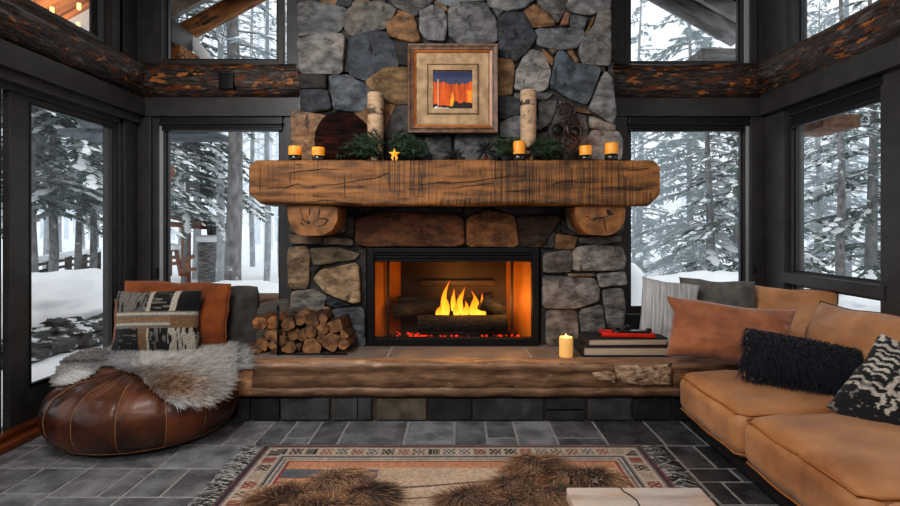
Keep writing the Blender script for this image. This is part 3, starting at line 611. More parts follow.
# ================================================================== outdoors
def gz(x, y):
    x = np.asarray(x, float); y = np.asarray(y, float)
    p = np.stack([x, y, 0*x], -1).reshape(-1, 3)
    z = (-.12+.16*fbm(p, .25, 3, 4)+.05*fbm(p, 1.1, 2, 9)).reshape(x.shape)
    d = np.maximum(np.hypot(x, y-2)-14, 0)
    z = z+.035*d
    inside = (x > -3.4) & (x < 3.2) & (y < 5.0)
    return np.where(inside, np.minimum(z, -.25), z)
gx = np.linspace(-45, 45, 160); gy = np.concatenate([np.linspace(-8, 14, 80), np.linspace(14.5, 60, 60)])
GX, GY = np.meshgrid(gx, gy)
mb = MB(); mb.add(np.stack([GX, GY, gz(GX, GY)], -1).reshape(-1, 3), gridf(160, 140))
g = mb.build('snow_ground', MT['snow']); g['kind'] = 'structure'
def mound(name, c, r, seed, m='snow', lab='', amp=.22, flat=0.0, scale=1.0):
    n, k = 96, 44
    a = np.linspace(0, 2*PI, n, endpoint=False); b = np.linspace(-.5, PI/2, k)
    A, B = np.meshgrid(a, b); d = np.stack([np.cos(A)*np.cos(B), np.sin(A)*np.cos(B), np.sin(B)], -1).reshape(-1, 3)
    q = d*(1+amp*fbm(d*np.array(r), 1.6*scale, 4, seed)+(.25 if m == 'rock' else .7)*amp*np.abs(fbm(d*np.array(r), 4*scale, 3, seed+2)))[:, None]*np.array(r)+np.array(c)
    mb = MB(); mb.add(q, gridf(n, k, wrapu=True)); o = mb.build(name, MT[m]); tag(o, lab, 'snow' if m == 'snow' else 'rock'); return o
mound('snow_bank', (-5.6, 6.0, .36), (1.2, 2.8, .44), 3, 'snow', 'deep snow bank with an overhanging lip outside the left sliding doors', .2)
mound('snow_pile', (-4.95, 4.9, .30), (.5, .7, .40), 8, 'snow', 'rounded snow pile drooping in front of the bank outside the left doors', .2)
mound('rock_ledge', (-5.0, 6.0, .14), (1.02, 1.9, .25), 5, 'rock', 'dark rock ledge showing under the snow bank', .42, scale=2.2)
mound('snow_drift', (-4.1, 5.0, -.22), (1.0, 2.4, .30), 29, 'snow', 'bright flat snow right outside the sliding doors', .12)
mound('snow_mound', (2.42, 7.2, .48), (.32, .34, .45), 12, 'snow', 'smooth round mound of snow outside the right back window', .08)
mound('snow_drift', (4.3, 8.6, .0), (2.2, .9, .62), 17, 'snow', 'low snow drift behind the round mound outside the right back window', .15)
mound('snow_drift', (-4.2, 9.6, -.05), (1.7, .8, .42), 21, 'snow', 'low snow drift beside the thick trunk outside the left back window', .2)
mound('snow_drift', (7.2, 6.0, .1), (1.8, 2.6, .7), 25, 'snow', 'snow drift outside the right wall window', .2)

def fir(name, h, r0, base, seed, nm, bk, snow=.5, nb=None, droop=.35, dens=1.0, spread=.24, pad=1.0):
    """conifer prototype at the origin: parts trunk, foliage, snow"""
    r = np.random.default_rng(seed)
    root = thing(name, (0, 0, 0), None, None)
    mb = MB(); pts = np.array([(0.03*math.sin(z*1.3+seed), .03*math.cos(z*1.1), z) for z in np.linspace(-.4, h, 14)])
    v, f = tube(pts, np.linspace(r0, .015, 14), 10); tv = v
    mb.add(v, f)
    V = []; Fc = []; SV = []; SF = []; n0 = 0; s0 = 0
    nb = nb or int(h*14*dens)
    for i in range(nb):
        t = (i+r.random())/nb; z = base+(h-base)*t
        L = (spread*(h-base)*(1-t)**.85*(.65+.5*r.random())+.12)
        if t < .12: L *= .6+.4*t/.12
        a = r.random()*2*PI; ca, sa = math.cos(a), math.sin(a)
        k = 9
        s = np.linspace(0, 1, k); up = .25*(1-t)
        bx = s*L; bz = z+up*L*.25*s-droop*L*s**1.8*(1.1-t*.7)
        bp = np.stack([bx*ca, bx*sa, bz], -1)
        v, f = tube(bp, np.linspace(.012*L+.006, .003, k), 4, caps=False); mb.add(v, f)
        nt = max(6, int(L*26*dens))
        ts = r.uniform(.12, 1, nt); sd = r.choice((-1, 1), nt)
        base_p = np.stack([np.interp(ts, s, bp[:, j]) for j in range(3)], -1)
        tl = (.10+.30*L*(1-ts*.75)*.5)*(.6+.8*r.random(nt))
        ang = a+sd*(.6+.5*r.random(nt)); dz = -.15-.5*r.random(nt)*droop*2
        d = np.stack([np.cos(ang), np.sin(ang), dz], -1); d /= np.linalg.norm(d, axis=1, keepdims=True)
        e = base_p+d*tl[:, None]; w = np.stack([-np.sin(ang), np.cos(ang), r.normal(size=nt)*.6], -1)*(.018+.03*tl)[:, None]
        m1 = (base_p+e)/2+np.array([0, 0, .01])
        q = np.stack([base_p, m1+w, e, m1-w], 1).reshape(-1, 3)
        V.append(q); b = n0+np.arange(nt)*4; Fc += np.stack([b, b+1, b+2, b+3], 1).tolist(); n0 += nt*4
        # snow pads lying on the branch
        for _ in range(r.poisson(snow*(2.2+L*5.5))):
            tt = r.uniform(.25, 1); c = np.array([np.interp(tt, s, bp[:, j]) for j in range(3)])+np.array([0, 0, .02])
            ln = pad*r.uniform(.04, .13)*(.6+L*.4); wd = ln*r.uniform(.35, .8)
            dirv = np.array([ca, sa, -droop*.8]); sidev = np.array([-sa, ca, 0])
            aa = np.linspace(0, 2*PI, 7, endpoint=False)
            ring = c+np.outer(np.cos(aa)*ln, dirv)+np.outer(np.sin(aa)*wd, sidev)+np.array([0, 0, -.012])
            ring += r.normal(size=ring.shape)*.15*wd
            top = c+np.array([0, 0, .3*wd+.01])
            SV.append(np.concatenate([ring, [top]])); SF += [(s0+j, s0+(j+1) % 7, s0+7) for j in range(7)]; s0 += 8
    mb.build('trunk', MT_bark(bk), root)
    fm = MB(); fm.add(np.concatenate(V), Fc, smooth=False)
    if SV: fm.add(np.concatenate(SV), SF, mat=1)
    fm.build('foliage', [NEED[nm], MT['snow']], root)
    return root
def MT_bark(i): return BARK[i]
def place(proto, used, x, y, s, rz, label, cat='tree', group=None):
    z = float(gz(np.array([x]), np.array([y]))[0])
    if not used: proto.location = (x, y, z); o = proto; o.rotation_euler = (0, 0, rz); o.scale = (s, s, s)
    else: o = copy_tree(proto, (x, y, z), (0, 0, rz), (s, s, s))
    return tag(o, label, cat, group)
class Kind:
    def __init__(k, proto): k.p = proto; k.used = False
    def __call__(k, px, y, s, label, group=None, rz=None):
        o = place(k.p, k.used, (px-CX)/F*y, y, s, rz if rz is not None else random.uniform(0, 6), label, 'tree', group); k.used = True; return o
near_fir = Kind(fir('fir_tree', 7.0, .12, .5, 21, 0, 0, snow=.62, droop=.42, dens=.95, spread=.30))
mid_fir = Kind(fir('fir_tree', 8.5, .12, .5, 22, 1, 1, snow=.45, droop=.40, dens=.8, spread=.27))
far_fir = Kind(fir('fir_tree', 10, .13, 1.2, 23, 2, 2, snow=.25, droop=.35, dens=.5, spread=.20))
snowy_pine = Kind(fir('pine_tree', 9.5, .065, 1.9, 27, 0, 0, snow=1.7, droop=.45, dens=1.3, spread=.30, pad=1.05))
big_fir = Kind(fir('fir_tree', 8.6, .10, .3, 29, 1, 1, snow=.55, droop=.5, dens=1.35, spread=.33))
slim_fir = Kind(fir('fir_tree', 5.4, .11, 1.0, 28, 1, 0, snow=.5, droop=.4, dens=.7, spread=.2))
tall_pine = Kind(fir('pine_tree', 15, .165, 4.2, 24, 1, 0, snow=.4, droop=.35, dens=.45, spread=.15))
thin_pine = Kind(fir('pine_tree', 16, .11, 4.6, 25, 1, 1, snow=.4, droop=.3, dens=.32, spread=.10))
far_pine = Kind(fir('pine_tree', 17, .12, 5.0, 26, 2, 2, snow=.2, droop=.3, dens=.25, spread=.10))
# singled-out trees
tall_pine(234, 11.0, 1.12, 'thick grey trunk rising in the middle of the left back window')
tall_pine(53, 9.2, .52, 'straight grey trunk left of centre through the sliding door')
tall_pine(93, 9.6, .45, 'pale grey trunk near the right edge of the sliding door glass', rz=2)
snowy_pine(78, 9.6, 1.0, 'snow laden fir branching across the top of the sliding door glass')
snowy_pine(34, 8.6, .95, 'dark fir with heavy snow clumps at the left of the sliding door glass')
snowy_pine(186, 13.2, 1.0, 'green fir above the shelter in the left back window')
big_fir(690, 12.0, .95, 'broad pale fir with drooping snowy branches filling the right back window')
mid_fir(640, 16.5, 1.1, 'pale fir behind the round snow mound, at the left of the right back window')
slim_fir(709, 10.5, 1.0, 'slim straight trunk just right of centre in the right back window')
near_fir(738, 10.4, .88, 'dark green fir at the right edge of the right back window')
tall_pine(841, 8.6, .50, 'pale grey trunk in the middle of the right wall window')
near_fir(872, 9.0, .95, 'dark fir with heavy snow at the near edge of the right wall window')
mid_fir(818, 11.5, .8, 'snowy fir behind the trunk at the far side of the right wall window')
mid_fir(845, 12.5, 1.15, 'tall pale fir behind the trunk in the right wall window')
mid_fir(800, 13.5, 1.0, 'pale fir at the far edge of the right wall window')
R2 = random.Random(31)
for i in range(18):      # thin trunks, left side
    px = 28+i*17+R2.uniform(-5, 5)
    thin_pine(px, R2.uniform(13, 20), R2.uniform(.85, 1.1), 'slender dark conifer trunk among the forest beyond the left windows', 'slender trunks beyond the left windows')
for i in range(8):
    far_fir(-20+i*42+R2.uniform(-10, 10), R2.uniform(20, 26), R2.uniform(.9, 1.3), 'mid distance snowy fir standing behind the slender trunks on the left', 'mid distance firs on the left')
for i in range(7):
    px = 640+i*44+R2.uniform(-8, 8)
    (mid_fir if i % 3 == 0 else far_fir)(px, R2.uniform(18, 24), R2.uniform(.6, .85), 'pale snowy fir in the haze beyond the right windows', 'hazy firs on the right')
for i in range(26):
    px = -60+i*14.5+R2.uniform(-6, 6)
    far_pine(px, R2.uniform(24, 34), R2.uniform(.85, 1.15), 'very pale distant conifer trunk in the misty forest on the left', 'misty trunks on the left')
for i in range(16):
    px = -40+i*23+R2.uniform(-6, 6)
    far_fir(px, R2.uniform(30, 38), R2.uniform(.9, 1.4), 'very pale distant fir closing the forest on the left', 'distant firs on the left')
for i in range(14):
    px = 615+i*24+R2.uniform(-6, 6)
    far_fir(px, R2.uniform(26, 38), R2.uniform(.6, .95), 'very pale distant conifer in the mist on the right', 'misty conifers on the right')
# snow-capped rail fence outside the doors
fence = thing('rail_fence', (-9.5, 12.5, 0), 'dark rail fence with a snow covered top rail outside the sliding doors', 'fence')
A = P(30, 262, 12.0); B_ = P(98, 251, 15.5)
for t in np.linspace(0, 1, 5):
    p = A+(B_-A)*t; mb = MB(); v, f = box(p[0]-.06, p[0]+.06, p[1]-.06, p[1]+.06, -.2, p[2], .01); mb.add(v, f); mb.build('post', MT['fencewood'], fence)
for k in range(4):
    o = np.array([0, 0, -.10-.17*k]); mb = MB(); v, f = tube([A+o, (A+B_)/2+o, B_+o], .04, 8); mb.add(v, f); mb.build('rail', MT['fencewood'], fence)
mb = MB(); v, f = tube([A+[0, 0, .03], (A+B_)/2+[0, 0, .05], B_+[0, 0, .03]], .085, 10); mb.add(v, f); mb.build('snow_cap', MT['snow'], fence)
# open shelter
Y0 = 14.0
sh = thing('garden_shelter', (P(180, 280, Y0)[0], Y0, -.1), 'small open timber shelter with a snow covered roof beyond the left back window', 'shelter')
def pq(px, py, y=Y0): return P(px, py, y)
mb = MB()
a, b = pq(150, 209), pq(216, 224)
v = []
for y in (Y0-.7, Y0+.9):
    for p in (a, b):
        for dz in (-.07, .0): v.append((p[0], y, p[2]+dz))
mb.add(v, [(0, 2, 6, 4), (1, 5, 7, 3), (0, 1, 3, 2), (4, 6, 7, 5), (2, 3, 7, 6), (0, 4, 5, 1)], smooth=False); mb.build('roof', MT['redwood_out'], sh)
mb = MB(); n = 20
U, V_ = np.meshgrid(np.linspace(0, 1, n), np.linspace(0, 1, 8))
x = a[0]-.05+(b[0]-a[0]+.15)*U; y = Y0-.75+1.7*V_; z = a[2]+(b[2]-a[2])*U+.02+.22*(np.sin(PI*U.clip(.02, .98))**.4)*(np.sin(PI*V_.clip(.03, .97))**.3)
mb.add(np.stack([x, y, z], -1).reshape(-1, 3), gridf(n, 8)); mb.build('roof_snow', MT['snow'], sh)
for px in (158, 194):
    p = pq(px, 222); mb = MB(); v, f = box(p[0]-.09, p[0]+.09, Y0-.5, Y0-.32, -.3, p[2]-.1, .01); mb.add(v, f); mb.build('post', MT['redwood_out'], sh)
p0, p1 = pq(150, 222), pq(214, 227); mb = MB(); v, f = tube([p0+[0, -.45, 0], p1+[0, -.45, 0]], .07, 8); mb.add(v, f); mb.build('beam', MT['redwood_out'], sh)
st = thing('stone_grill', (pq(213, 280)[0], 13.4, -.1), 'grey stone grill with a hooded top and snow cap beside the shelter post', 'grill')
a, b = P(201, 241, 13.4), P(226, 285, 13.4)
mb = MB(); v, f = box(a[0], b[0], 13.2, 13.8, -.3, a[2], .03); mb.add(v, f); mb.build('stone_base', MT['greystack'], st)
mb = MB(); v, f = rbox(b[0]-a[0]+.1, .7, .2, .09, 8); mb.add(xf(v, ((a[0]+b[0])/2, 13.5, a[2]+.06)), f); mb.build('snow_cap', MT['snow'], st)
mb = MB(); v, f = rbox(.45, .45, .42, .14, 8); mb.add(xf(v, ((a[0]+b[0])/2, 13.6, a[2]+.30)), f); mb.build('hood', MT['rock'], st)
# wooden deck chair / rail pieces left of the grill
ch = thing('deck_railing', (pq(182, 280)[0], 12.6, -.1), 'red brown timber railing with snow on it in front of the shelter', 'railing')
for i, (x0, y0, x1, y1) in enumerate(((166, 251, 179, 249), (166, 264, 180, 263), (176, 249, 181, 276), (166, 258, 178, 257), (180, 262, 194, 256), (184, 276, 190, 256), (181, 270, 196, 269), (170, 276, 170, 250))):
    mb = MB(); v, f = tube([P(x0, y0, 12.6), P(x1, y1, 12.6)], .05, 6); mb.add(v, f); mb.build('rail', MT['redwood_out'], ch)
mb = MB(); v, f = tube([P(165, 248, 12.6), P(172, 247, 12.6), P(180, 247.5, 12.6)], [.07, .1, .07], 8); mb.add(v, f); mb.build('snow_cap', MT['snow'], ch)
# grey porch awning corner seen at the top of the left glass
mb = MB(); a, b, c, d = P(74, 117, 6.0), P(112, 132, 6.6), P(112, 118, 7.4), P(84, 131, 5.9)
v = [a, d, b, c, a+[0, 0, .06], d+[0, 0, .03], b+[0, 0, .06], c+[0, 0, .06]]
mb.add(v, [(0, 1, 2, 3), (7, 6, 5, 4), (0, 4, 5, 1), (1, 5, 6, 2), (2, 6, 7, 3), (3, 7, 4, 0)], smooth=False)
tag(mb.build('porch_awning', MT['awning']), 'grey porch awning corner at the top of the sliding door glass', 'awning')
mb = MB(); a, b = P(166, 137, 6.2), P(215, 131, 6.2)
v, f = box(a[0]-1.2, b[0], 6.0, 6.6, a[2], b[2], .02); mb.add(v, f); tag(mb.build('porch_awning', MT['awning']), 'grey porch roof edge at the top of the left back window', 'awning')
mb = MB(); add_log(mb, (P(165, 173, 6.0)[0]-.25, 6.0, P(0, 173, 6.0)[2]), (P(174, 173, 6.0)[0], 5.9, P(0, 173, 6)[2]), .09, seed=8, m=10); tag(mb.build('log_end', [MT['raflog'], MT['raflog']]), 'cut orange log end at the left edge of the left back window', 'log')
mb = MB(); a, b = P(796, 131, 4.9), P(842, 117, 4.9)
x0 = 3.55
v, f = box(3.62, 4.0, 4.95, 5.5, 2.40, 2.53, .01); mb.add(v, f); tag(mb.build('porch_beam', MT['gwood']), 'brown porch beam across the top of the right wall window', 'beam')
mb = MB(); v, f = box(-2.7, -1.6, 4.72, 5.1, .62, .74, .03); mb.add(v, f); tag(mb.build('window_ledge', MT['gwood']), 'snowy beige ledge outside the left back window', 'ledge')
# ================================================================== fireplace
YF = 4.10
def px2(x, y, d=YF): return np.array([(x-CX)*d/F, H-(y-CY)*d/F])
G1, G2, G3, GD = (102, 101, 99), (116, 116, 116), (92, 95, 98), (62, 64, 68)
BL, BR, TN, RU, DK = (66, 71, 77), (124, 94, 66), (134, 110, 86), (104, 66, 42), (54, 48, 44)
LG, WM = (140, 137, 134), (120, 104, 88)
STONES = [
 (G1, [(299.5,5.7),(314.7,3.8),(347,9.5),(340,31),(318,34),(299.5,37)]), (G2, [(298.5,40),(328,34),(345,37),(342,73),(301,73)]),
 (BR, [(316.6,-8),(342,-8),(341,0),(335.6,5),(324,4)]), (GD, [(299,-8),(314,-8),(316,1),(321,3.0),(299,4)]), (GD, [(343,-6),(354,-6),(351,7.5),(337,6)]),
 (G1, [(353.6,3),(381,4),(397,11.4),(385,30),(351,35.7),(343,23.7)]), (BR, [(398,11.8),(413,17),(420,41),(410.5,43),(389,36),(388,25)]),
 (BL, [(351,40),(370,34),(386,34),(396,49),(398,66.5),(367,80),(350,75)]), (DK, [(394.5,42),(407,44),(425,45),(425,70),(400,64)]),
 ((122,98,66), [(366.9,81.6),(385,70),(406,69),(424,80),(420,100),(407,104),(395,104),(384,98),(370,88)]),
 (DK, [(301,75.5),(326,75.5),(326,89),(302,89)]), ((60,62,66), [(303,91),(327,91),(331,109),(308,113),(303,104)]),
 (G3, [(330.5,77),(350,77),(371,91),(369,108),(355,111),(335,109)]), (WM, [(293,112),(323,116.5),(333,122),(330,160),(294,160)]),
 (BR, [(354,114),(384,104),(395,107),(384,135),(360,125)]), ((70,70,72), [(385.5,122),(396,107),(420,107),(420,134),(386,140)]),
 (GD, [(335,125),(358,128),(382,138),(383,160),(335,160)]), (GD, [(386,142),(420,137),(431,160),(386,160)]), (G3, [(424,135),(450,137),(452,160),(434,160)]),
 (G1, [(387,-8),(433,-8),(432,4),(415,16),(396,7)]), (G3, [(373,-8),(385.5,-8),(385,3),(374,1)]), (BR, [(355.5,-8),(371.5,-8),(368,1.5),(356,1.5)]),
 (G2, [(421,11.5),(432,7),(444,13),(446.5,25),(444,41),(427,39),(420.5,30)]), (TN, [(434.5,1.8),(447,8.5),(446,12),(436,6)]),
 (G1, [(449,11),(460,5),(484,5),(495,21),(496,42),(462,44.5),(449.5,36)]), (G2, [(434,-8),(485.5,-8),(484,2),(462,2.5),(449,7),(437,1)]),

 (G2, [(488,-8),(533.5,-8),(532.5,2),(522,9),(506,11),(489,7)]), (G3, [(493.5,10.5),(503,12),(498,18)]), (BL, [(498,21),(506,14),(522.5,14),(526.5,23),(535.5,38),(529,49),(515.5,62),(500,57)]),
 (BR, [(524,12),(535,6),(552,19.5),(554,26),(532,27)]), (G2, [(537,-8),(568.5,-8),(568,2),(563,11.5),(557.5,24),(551,15),(539,5)]), (G2, [(567,8.5),(572,-8),(610,-8),(608.5,8.5),(591,15),(575,13.5)]),
 ((118,86,70), [(560.5,25),(565,13.5),(568.5,17),(567.5,25.5)]), (G3, [(571.5,17),(585.5,19),(582.5,31),(570.5,26)]), (TN, [(584.5,34),(592.5,18),(592.5,23),(586.5,35.5)]),
 (G2, [(579,47),(593.5,26),(596.5,15),(609,11),(610,65),(582,63)]), (G2, [(536,30),(581.5,29),(583,38),(575.5,48.5),(557,50.5),(538,46)]), (TN, [(491,58.5),(510,62),(514,67),(511.5,95),(496,96)]),
 (LG, [(517,72),(525,56),(531.5,51),(543,55),(549.5,72),(546.5,87),(541,91),(521,90.5),(515,88)]), (BR, [(542,49.5),(552,59),(551.5,65),(548,60)]), (TN, [(548,49),(555.5,51),(553,54.5)]), (TN, [(567,52),(572,52),(578,62),(574.5,62.5)]),
 ((98,106,112), [(557,54),(564,53),(573,64.5),(600,67.5),(590.5,94),(585.5,104),(566,96),(550,87)]), (LG, [(604,73),(611,80),(615,113),(611,123),(589,109.5),(597.5,90)]),
 (TN, [(571,107.5),(585,109.5),(590,114),(573,111)]), (LG, [(589.5,117),(614,126),(612.5,131.5),(590,128)]), (LG, [(592,131),(617,133),(621,141),(620,159),(588,159),(587,140)]),
 (G2, [(566,113),(584.5,117),(586,131),(583.5,148),(568,155)]), (G1, [(515,94),(546,93),(552,93),(545,99.5),(517,99.5)]), (G2, [(538.5,102),(560,102.5),(565,111),(549,123),(539,131)]),
 (BL, [(499,97.5),(513,98),(520,101),(520.5,114),(501,119)]), (G2, [(501,124),(513,117.5),(536.5,118),(536.5,130),(521,137),(501,137)]), (G3, [(456,135),(497,134),(498,160),(456,160)]), (G3, [(502,140),(534,134),(536,160),(502,160)]), (G3, [(539,135),(564,130),(566,160),(539,160)]),
]
LOWER = [
 (RU, [(357,219),(384,213),(461,215),(464,246),(357,246)]), ((118,80,50), [(468,218),(488,210.5),(513,216.5),(517.5,246),(467,246)]), ((64,50,42), [(518,216),(561,216),(542,246),(521,246)]),
 (GD, [(542.5,240),(554,232.5),(552.5,246.5),(543,246.5)]), (TN, [(556,234.5),(576,237),(572,248),(554.5,248)]), (DK, [(345,206.5),(400,206.5),(385,211.5),(350,213.5)]), (GD, [(404,206.5),(462,206.5),(462,212),(388,211.5)]),
 (DK, [(466,206.5),(486,206.5),(470,214),(465,214)]), (GD, [(490,206.5),(562,206.5),(562,213.5),(515,214.5)]), (TN, [(291,234),(322,237),(322,243.5),(293,243.5)]), (WM, [(326,237),(351,239),(353,245),(325,244)]),
 (DK, [(347,216),(355,219),(354,236),(347,236)]), (G1, [(290,206),(345,206),(345,231),(322,234),(291,232)]), (G1, [(566,206),(622,206),(621,233),(580,234),(567,226)]), (G2, [(580,238),(618.5,236),(618.5,241),(597,243),(580,242)]), (GD, [(562,220),(575,233),(571,235),(562,232)]),
 ((110,104,98), [(544,254),(570.5,250),(570.5,271),(544,272)]), (LG, [(574,248.5),(593,245.5),(620,247),(624,259),(622,269.5),(573.5,270.5)]), (TN, [(569,273.5),(592.5,273.2),(592.5,275.8),(570,276.6)]),
 ((128,120,114), [(543.5,276),(565,278),(593,278.5),(598,290.6),(596,301),(574,307),(543.5,307)]), (LG, [(597.5,274),(623,272),(626,284),(600,286.5)]), (G2, [(602,290.5),(622,289.5),(624,308),(622,329),(607,326)]),
 ((122,114,108), [(546.5,311),(575.5,310.5),(578,343),(546.5,344)]), ((112,108,104), [(579,311),(600.5,304.5),(604,328),(583,340)]), (G2, [(583,344.5),(606,331),(622,332),(620,346),(583,347)]),
 ((134,112,88), [(289,248.5),(306.5,247),(309.8,255),(308.5,287),(289.5,288)]), ((126,114,96), [(311.5,248.5),(338,248.5),(358.5,254),(353,259),(316,265)]), ((156,136,112), [(315,278.5),(322.5,270.5),(358,263),(360.5,301),(353,302),(327.5,292.5)]),
 (GD, [(311.5,268),(320,266.5),(313.5,276)]), ((118,114,108), [(293,292),(314.5,290),(326,297),(324,304),(321,316),(292,316)]), (GD, [(329.5,296),(352,304.5),(335,306.5),(328,304)]), ((76,82,90), [(333,309.5),(363,307.5),(366,346),(331,346)]),
 (BR, [(323.5,307.5),(329.5,308.5),(328.5,319),(322.5,318)]), (GD, [(291.5,319),(321,319),(329,322),(329,346),(291.5,346)]),
]
def stone(mb, poly, col, axis='y', dep=YF, prot=.036, seed=0, mp=None):
    poly = np.asarray(poly, float)
    ar = .5*np.sum(poly[:, 0]*np.roll(poly[:, 1], -1)-np.roll(poly[:, 0], -1)*poly[:, 1])
    if ar < 0: poly = poly[::-1]
    # resample + round the corners
    c0 = poly.mean(0); d0 = poly-c0; l0 = np.linalg.norm(d0, axis=1, keepdims=True); poly = c0+d0*(1+.015/l0)
    for kk in (.09,):
        nx = np.roll(poly, -1, 0); poly = np.stack([poly*(1-kk)+nx*kk, poly*kk+nx*(1-kk)], 1).reshape(-1, 2)
    seg = np.linalg.norm(np.roll(poly, -1, 0)-poly, axis=1); cum = np.r_[0, np.cumsum(seg)]
    n = int(np.clip(cum[-1]/.022, 18, 60)); t = np.linspace(0, cum[-1], n, endpoint=False); pp = np.r_[poly, poly[:1]]
    ring = np.stack([np.interp(t, cum, pp[:, 0]), np.interp(t, cum, pp[:, 1])], -1)
    c = ring.mean(0); size = cum[-1]/4
    jit = fbm(np.c_[ring*18, np.full(n, seed)], 1, 3, seed)*.005
    d = ring-c; L = np.linalg.norm(d, axis=1, keepdims=True); ring = ring+d/L*jit[:, None]
    V = []; e = min(.016, size*.18)
    r_ = random.Random(seed); tx, ty = r_.uniform(-.10, .10), r_.uniform(-.10, .10); p0 = prot*r_.uniform(.7, 1.25)
    levels = [(0, -.15), (0.0, .55), (.15*e, .82), (.45*e, .96), (1.4*e, 1.0)]
    d = ring-c; L = np.linalg.norm(d, axis=1)
    for ins, hh in levels:
        s = np.clip((L-ins)/L, .2, 1)[:, None]; q = c+d*s; V.append(np.c_[q, np.full(n, hh*p0)])
    base = V[-1][:, :2]-c
    for s in (.75, .5, .28, .1): V.append(np.c_[c+base*s, np.full(n, p0)])
    V = np.concatenate(V)
    k = len(levels)
    rough = fbm(np.c_[V[:, :2]*9, np.full(len(V), seed*1.7)], 1, 4, seed)*.018+np.abs(fbm(np.c_[V[:, :2]*4, np.full(len(V), seed*.7)], 1, 2, seed+3))*-.018
    wgt = np.r_[np.zeros(n), np.full(n, .3), np.full(n, .7), np.ones(len(V)-3*n)]
    hgt = V[:, 2]+rough*wgt+(V[:, 0]-c[0])*tx*wgt+(V[:, 1]-c[1])*ty*wgt
    V = np.r_[V, [[c[0], c[1], hgt[-n:].mean()]]]; hgt = np.r_[hgt, hgt[-n:].mean()]
    nr = (len(V)-1)//n
    f = gridf(n, nr, wrapu=True); f += [((nr-1)*n+i, (nr-1)*n+(i+1) % n, len(V)-1) for i in range(n)]
    if axis == 'y': W = np.c_[V[:, 0], dep-hgt, V[:, 1]]
    elif axis == '-x': W = np.c_[dep-hgt, V[:, 0], V[:, 1]]; f = [q[::-1] for q in f]
    else: W = np.c_[dep+hgt, V[:, 0], V[:, 1]]
    lin = np.array(srgb(*col))*.86; tcj = W+np.array([r_.uniform(0, 20), r_.uniform(0, 20), r_.uniform(0, 20)])
    # colour drift inside one stone
    dr = fbm(tcj, 2.2, 2, seed)[:, None]; warm = np.array([1.05, .99, .93]); lincol = lin*(1+.2*dr)*np.where(dr > .1, warm, 1)
    if axis == 'y' : pass
    mb.add(W, f, tc=tcj, mat=0, col=lincol)
def rnd(col, r):
    k = r.randint(-9, 9); w = r.randint(-3, 4); return (max(10, col[0]+k+w), max(10, col[1]+k), max(10, col[2]+k-w))
fp = thing('stone_fireplace', (0, 4.3, 0), 'tall fieldstone chimney breast with mortared grey and tan stones', 'fireplace')
rs = random.Random(3)
core = MB()
def cb(x0, x1, y0, y1, d0=YF+.014, d1=4.60):
    a = px2(x0, y1); b = px2(x1, y0); v, f = box(a[0], b[0], d0, d1, a[1], b[1], .01); core.add(v, f)
cb(303, 606, -118, 76); cb(299, 612, 70, 205); 
a = px2(291, 347); b = px2(366, 200); v, f = box(a[0], b[0], YF+.014, 4.6, .40, b[1], .01); core.add(v, f)
a = px2(541, 347); b = px2(620, 200); v, f = box(a[0], b[0], YF+.014, 4.6, .40, b[1], .01); core.add(v, f)
cb(360, 545, 200, 249, YF+.014, 4.6)
core.build('mortar_core', MT['mortar'], fp)
sm = MB()
for i, (c, p) in enumerate(STONES):
    stone(sm, [px2(*q) for q in p], rnd(c, rs), seed=i+1)
# upper courses, above the photo's edge, and the two returns of the breast: random courses
def course(axis, u0, u1, z0, z1, dep, seed):
    r = random.Random(seed); z = z0
    while z < z1-.03:
        hh = min(r.uniform(.16, .3), z1-z); u = u0
        while u < u1-.03:
            w = min(r.uniform(.18, .36), u1-u)
            if u1-(u+w) < .1: w = u1-u
            g = .010; j = lambda: r.uniform(-.012, .012)
            poly = [(u+g+j()*.5, z+g+abs(j())), (u+w/2, z+g), (u+w-g, z+g+abs(j())), (u+w-g+j()*.3, z+hh/2), (u+w-g-abs(j()), z+hh-g), (u+w/2, z+hh-g-abs(j())), (u+g+abs(j()), z+hh-g), (u+g, z+hh/2)]
            stone(sm, poly, rnd(r.choice((G1, G2, G3, TN, BL)), r), axis, dep, .04, seed*100+int(u*37)+int(z*91))
            u += w
        z += hh
course('y', px2(300, 0)[0], px2(610, 0)[0], px2(0, -9)[1], 4.45, YF, 5)
course('-x', YF+.05, 4.58, .46, 4.3, px2(300, 0)[0], 6)
course('x', YF+.05, 4.58, .46, 4.3, px2(611, 0)[0], 7)
for i, (c, p) in enumerate(LOWER): stone(sm, [px2(*q) for q in p], rnd(c, rs), seed=i+101)
sm.build('stone_facing', MT['stone'], fp)

# ------------------------------------------------ hearth
HZ = .44
hx0, hx1 = -1.52, 2.80
he = thing('raised_hearth', (0, 3.8, 0), 'long raised hearth with a live-edge timber front and slate top and face', 'hearth')
mb = MB()
v, f = box(hx0+.03, hx1, 3.64, 4.54, .0, HZ-.02, .004); mb.add(v, f, mat=1)
ft = [(238, 249, 60), (250, 279, 38), (281, 329, 66), (332, 357, 74), (358, 371, 66), (377, 426, (98, 86, 72)), (428, 471, 40), (473, 543, 60), (546, 585, -1), (588, 631, 66), (634, 672, 40), (675, 720, 44)]
for (x0, x1, g) in ft:
    Yf = 3.615; X0 = (x0-CX)*Yf/F; X1 = (x1-CX)*Yf/F
    sub = [(0.012, .075), (.088, .165)] if g == -1 else [(.012, .165)]
    for (a, b) in sub:
        gg = (46 if g == -1 else g); c = srgb(*(gg if isinstance(gg, tuple) else (gg, gg, gg+1)))
        v, f = box(X0, X1, Yf, Yf+.03, a, b, .004); mb.add(v, f, tc=v+[rs.uniform(0, 9), 0, rs.uniform(0, 9)], mat=0, col=np.array(c), smooth=False)
mb.build('face_tiles', [MT['slate_v'], MT['grout_dark']], he)
